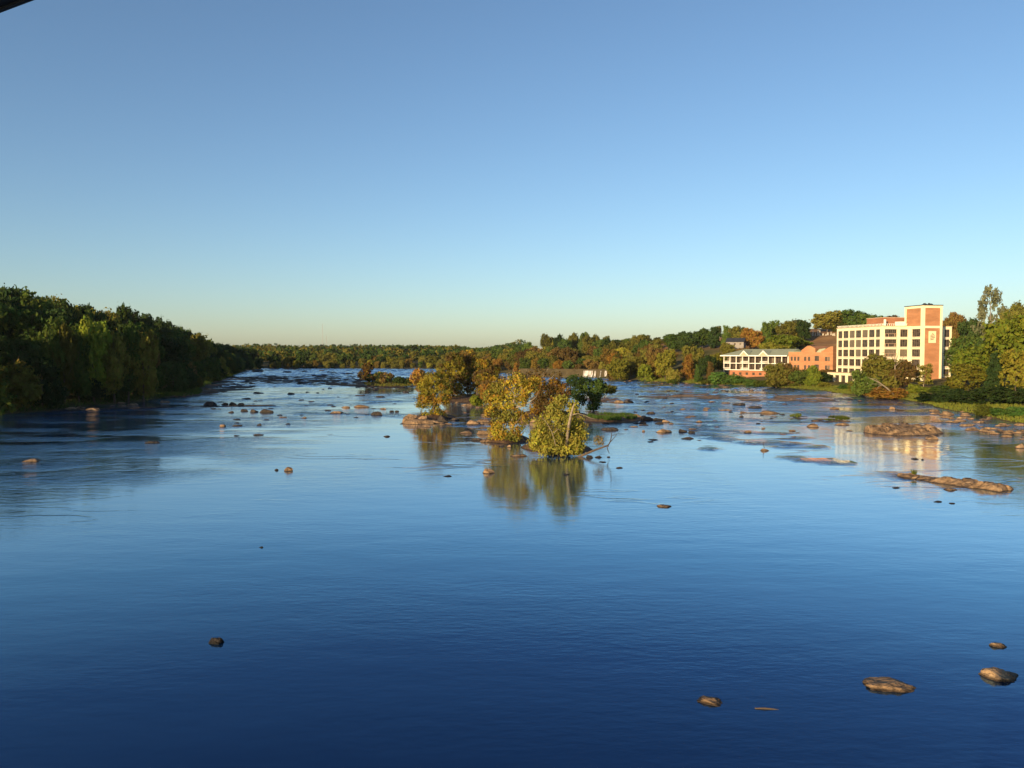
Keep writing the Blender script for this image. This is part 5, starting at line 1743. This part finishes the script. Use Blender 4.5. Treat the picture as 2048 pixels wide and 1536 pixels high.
# upright stick in the pale rock, floating stick
sk = at_ground(1531, 900)
o = MB().tube([(0, 0, .2), (-.12, 0, .6), (-.18, 0, 1.0)], [.05, .04, .02], 5).build('stick', M['wet_wood']); o.location = (sk.x, sk.y + .4, 0)
tag(o, 'short stick standing up from the pale rock in the right channel', 'stick')
sk = at_ground(1535, 1418)
o = MB().tube([(-.42, .03, .0), (-.1, 0, .02), (.2, -.02, .0), (.45, -.06, -.03)], [.03, .035, .03, .02], 6).build('floating_stick', M['bark']); o.location = (sk.x, sk.y, 0)
tag(o, 'thin stick floating right of the rounded tan rock at the bottom', 'stick')
# dead branches hanging before the rusty bush at the office bank, pale bare stems before the facade
DB = empty('dead_tree', (at_depth(1785, 785, 203).x, 203, .8), 0, 'bleached dead tree leaning out of the rusty bank bush', 'tree')
db = MB(); o0 = Vector(DB.location)
dp = lambda a, b, d=0: at_depth(a, b, 202 + d) - o0
db.tube([dp(1788,790), dp(1775,777), dp(1760,766), dp(1748,760), dp(1735,754)], [.22, .19, .15, .1, .03], 6)
for a in ([(1766,770),(1758,772),(1752,780)], [(1760,766),(1752,758),(1740,757)], [(1770,773),(1757,768),(1742,768)]):
    db.tube([dp(*q) for q in a], [.08, .06, .02], 5)
db.build('branch', M['pale_bark'], DB, True)
DB = empty('dead_tree', (at_depth(1791, 728, 211).x, 211, 2), 0, 'bare pale forked tree in front of the office windows', 'tree')
db = MB(); o0 = Vector(DB.location)
dp = lambda a, b, d=0: at_depth(a, b, 210 + d) - o0
db.tube([dp(1791,780), dp(1790,740), dp(1790,726), dp(1789,710), dp(1785,698)], [.25, .18, .15, .1, .03], 6)
for a in ([(1790,726),(1796,710),(1798,698)], [(1790,722),(1780,710),(1776,700)], [(1791,732),(1802,722),(1814,702)], [(1791,742),(1806,730),(1822,722)]):
    db.tube([dp(*q) for q in a], [.1, .07, .025], 5)
db.build('branch', M['pale_bark'], DB, True)

# grass: blades as one mass per patch
def blades(name, pts, h, w, leaf, label, seed):
    r = np.random.default_rng(seed)
    P = np.array(pts); n = len(P)
    a = r.uniform(0, 2 * math.pi, n); hh = h * r.uniform(.5, 1.2, n)
    dx = np.stack([np.cos(a), np.sin(a), np.zeros(n)], 1) * w
    lean = np.stack([r.normal(size=n), r.normal(size=n), np.zeros(n)], 1) * (hh * .3)[:, None]
    tip = P + lean + np.stack([np.zeros(n), np.zeros(n), hh], 1)
    V = np.stack([P - dx, P + dx, tip], 1).reshape(-1, 3)
    o = link(bpy.data.objects.new(name, np_mesh(name, V, np.arange(3 * n).reshape(n, 3), LEAF[leaf])))
    return tag(o, label, 'grass', None, 'stuff')
def patch(px0, px1, py0, py1, n, z=.25):
    out = []
    for k in range(n):
        t = random.uniform(0, 2 * math.pi); q = math.sqrt(random.random())
        g = at_ground((px0 + px1) / 2 + (px1 - px0) / 2 * q * math.cos(t), (py0 + py1) / 2 + (py1 - py0) / 2 * q * math.sin(t))
        if float(vn(P3(g.x / 1.4, g.y / 2.2), 3)[0]) + .45 * float(vn(P3(g.x / .5, g.y / .7), 4)[0]) < -.12: continue
        out.append((g.x, g.y, z))
    return out
blades('grass_patch', patch(1580,1603,832,838,500), .55, .07, 'grass', 'bright grass on the left small islet of the right channel', 1)
blades('grass_patch', patch(1640,1700,837,844,1500), .45, .07, 'grass', 'bright grass on the right small islet of the right channel', 2)
blades('grass_patch', patch(1817,1836,950,956,320, .35), .5, .035, 'grass', 'bright grass tuft on the left end of the long ledge', 3)
blades('grass_patch', patch(1172,1275,833,846,5000, .5), .5, .07, 'green', 'shaded green grass on the low islet right of the trees', 4)
blades('grass_patch', patch(300,405,777,797,6000, .6), .7, .10, 'green', 'dim grass on the spit under the left wood', 5)
blades('grass_patch', patch(725,850,766,777,4000, .7), .6, .12, 'olive', 'olive grass on the shelf islet', 6)
pts = []
while len(pts) < 26000:
    y = random.uniform(118, 345)
    i = np.interp(y, [100, 129, 150, 171, 198, 222, 260, 284, 302, 330, 369], [84, 86, 90, 95, 100, 99, 97, 88, 74, 59, 47])
    x = i + random.uniform(-.6, 9) ; pts.append((x, y))
A = np.array(pts); zz = gz(A[:, 0], A[:, 1]); ok = zz > .12
blades('grass_bank', np.concatenate([A[ok], zz[ok][:, None]], 1), .45, .10, 'grass', 'green grass along the foot of the right bank', 7)
pts = []
while len(pts) < 12000:
    y = random.uniform(120, 480)
    i = np.interp(y, [100, 150, 171, 198, 237, 293, 390, 486], [-100, -100, -95, -93, -98, -116, -142, -172])
    pts.append((i - random.uniform(-.6, 7), y))
A = np.array(pts); zz = gz(A[:, 0], A[:, 1]); ok = zz > .12
blades('grass_bank', np.concatenate([A[ok], zz[ok][:, None]], 1), .7, .13, 'green', 'dim grass along the foot of the left bank', 8)

#@@BRIDGE
# ------------------------------------------------------------------ roof over the viewpoint: its edge crosses the top left corner
h_ = 1.5
e1 = Vector((-1.507, 2.303, 0)) * h_; e2 = Vector((-1.354, 2.220, 0)) * h_
ed = (e2 - e1).normalized()
BRG = empty('viewing_shelter', (e1.x, e1.y, CAM_Z + h_), math.atan2(ed.y, ed.x), 'black roof edge of a shelter overhead crossing the top left corner', 'shelter')
MB().box(-1.5, 6.0, -4.2, -.02, .01, .16).build('roof', M['steel'], BRG)
MB().box(-1.5, 6.0, -.018, 0.0, 0, .26).build('fascia', M['steel'], BRG)
MB().box(5.3, 5.5, -4.0, -3.8, -3.2, .009).box(.4, .6, -4.0, -3.8, -3.2, .009).build('post', M['steel'], BRG)
MB().box(-1.5, 7.5, -5.6, -2.6, -3.5, -3.2).build('platform', M['concrete'], BRG)
MB().box(1.5, 3.0, -5.0, -3.5, -15.5, -3.5).build('pier', M['concrete'], BRG)

#@@HAZE
hm_ = bpy.data.materials.new('haze'); hm_.use_nodes = True
hn = hm_.node_tree
hn.nodes.remove(hn.nodes['Principled BSDF'])
pv = hn.nodes.new('ShaderNodeVolumePrincipled')
pv.inputs['Color'].default_value = (0.80, 0.88, 1.0, 1)
pv.inputs['Density'].default_value = 0.000028
hn.links.new(pv.outputs[0], hn.nodes['Material Output'].inputs['Volume'])
hz = MB().box(-3050, 3050, -950, 3650, -3.6, 105).build('haze', hm_)
tag(hz, 'thin morning haze over the river and the hills', kind='stuff')
print('objects', len(SC.objects))
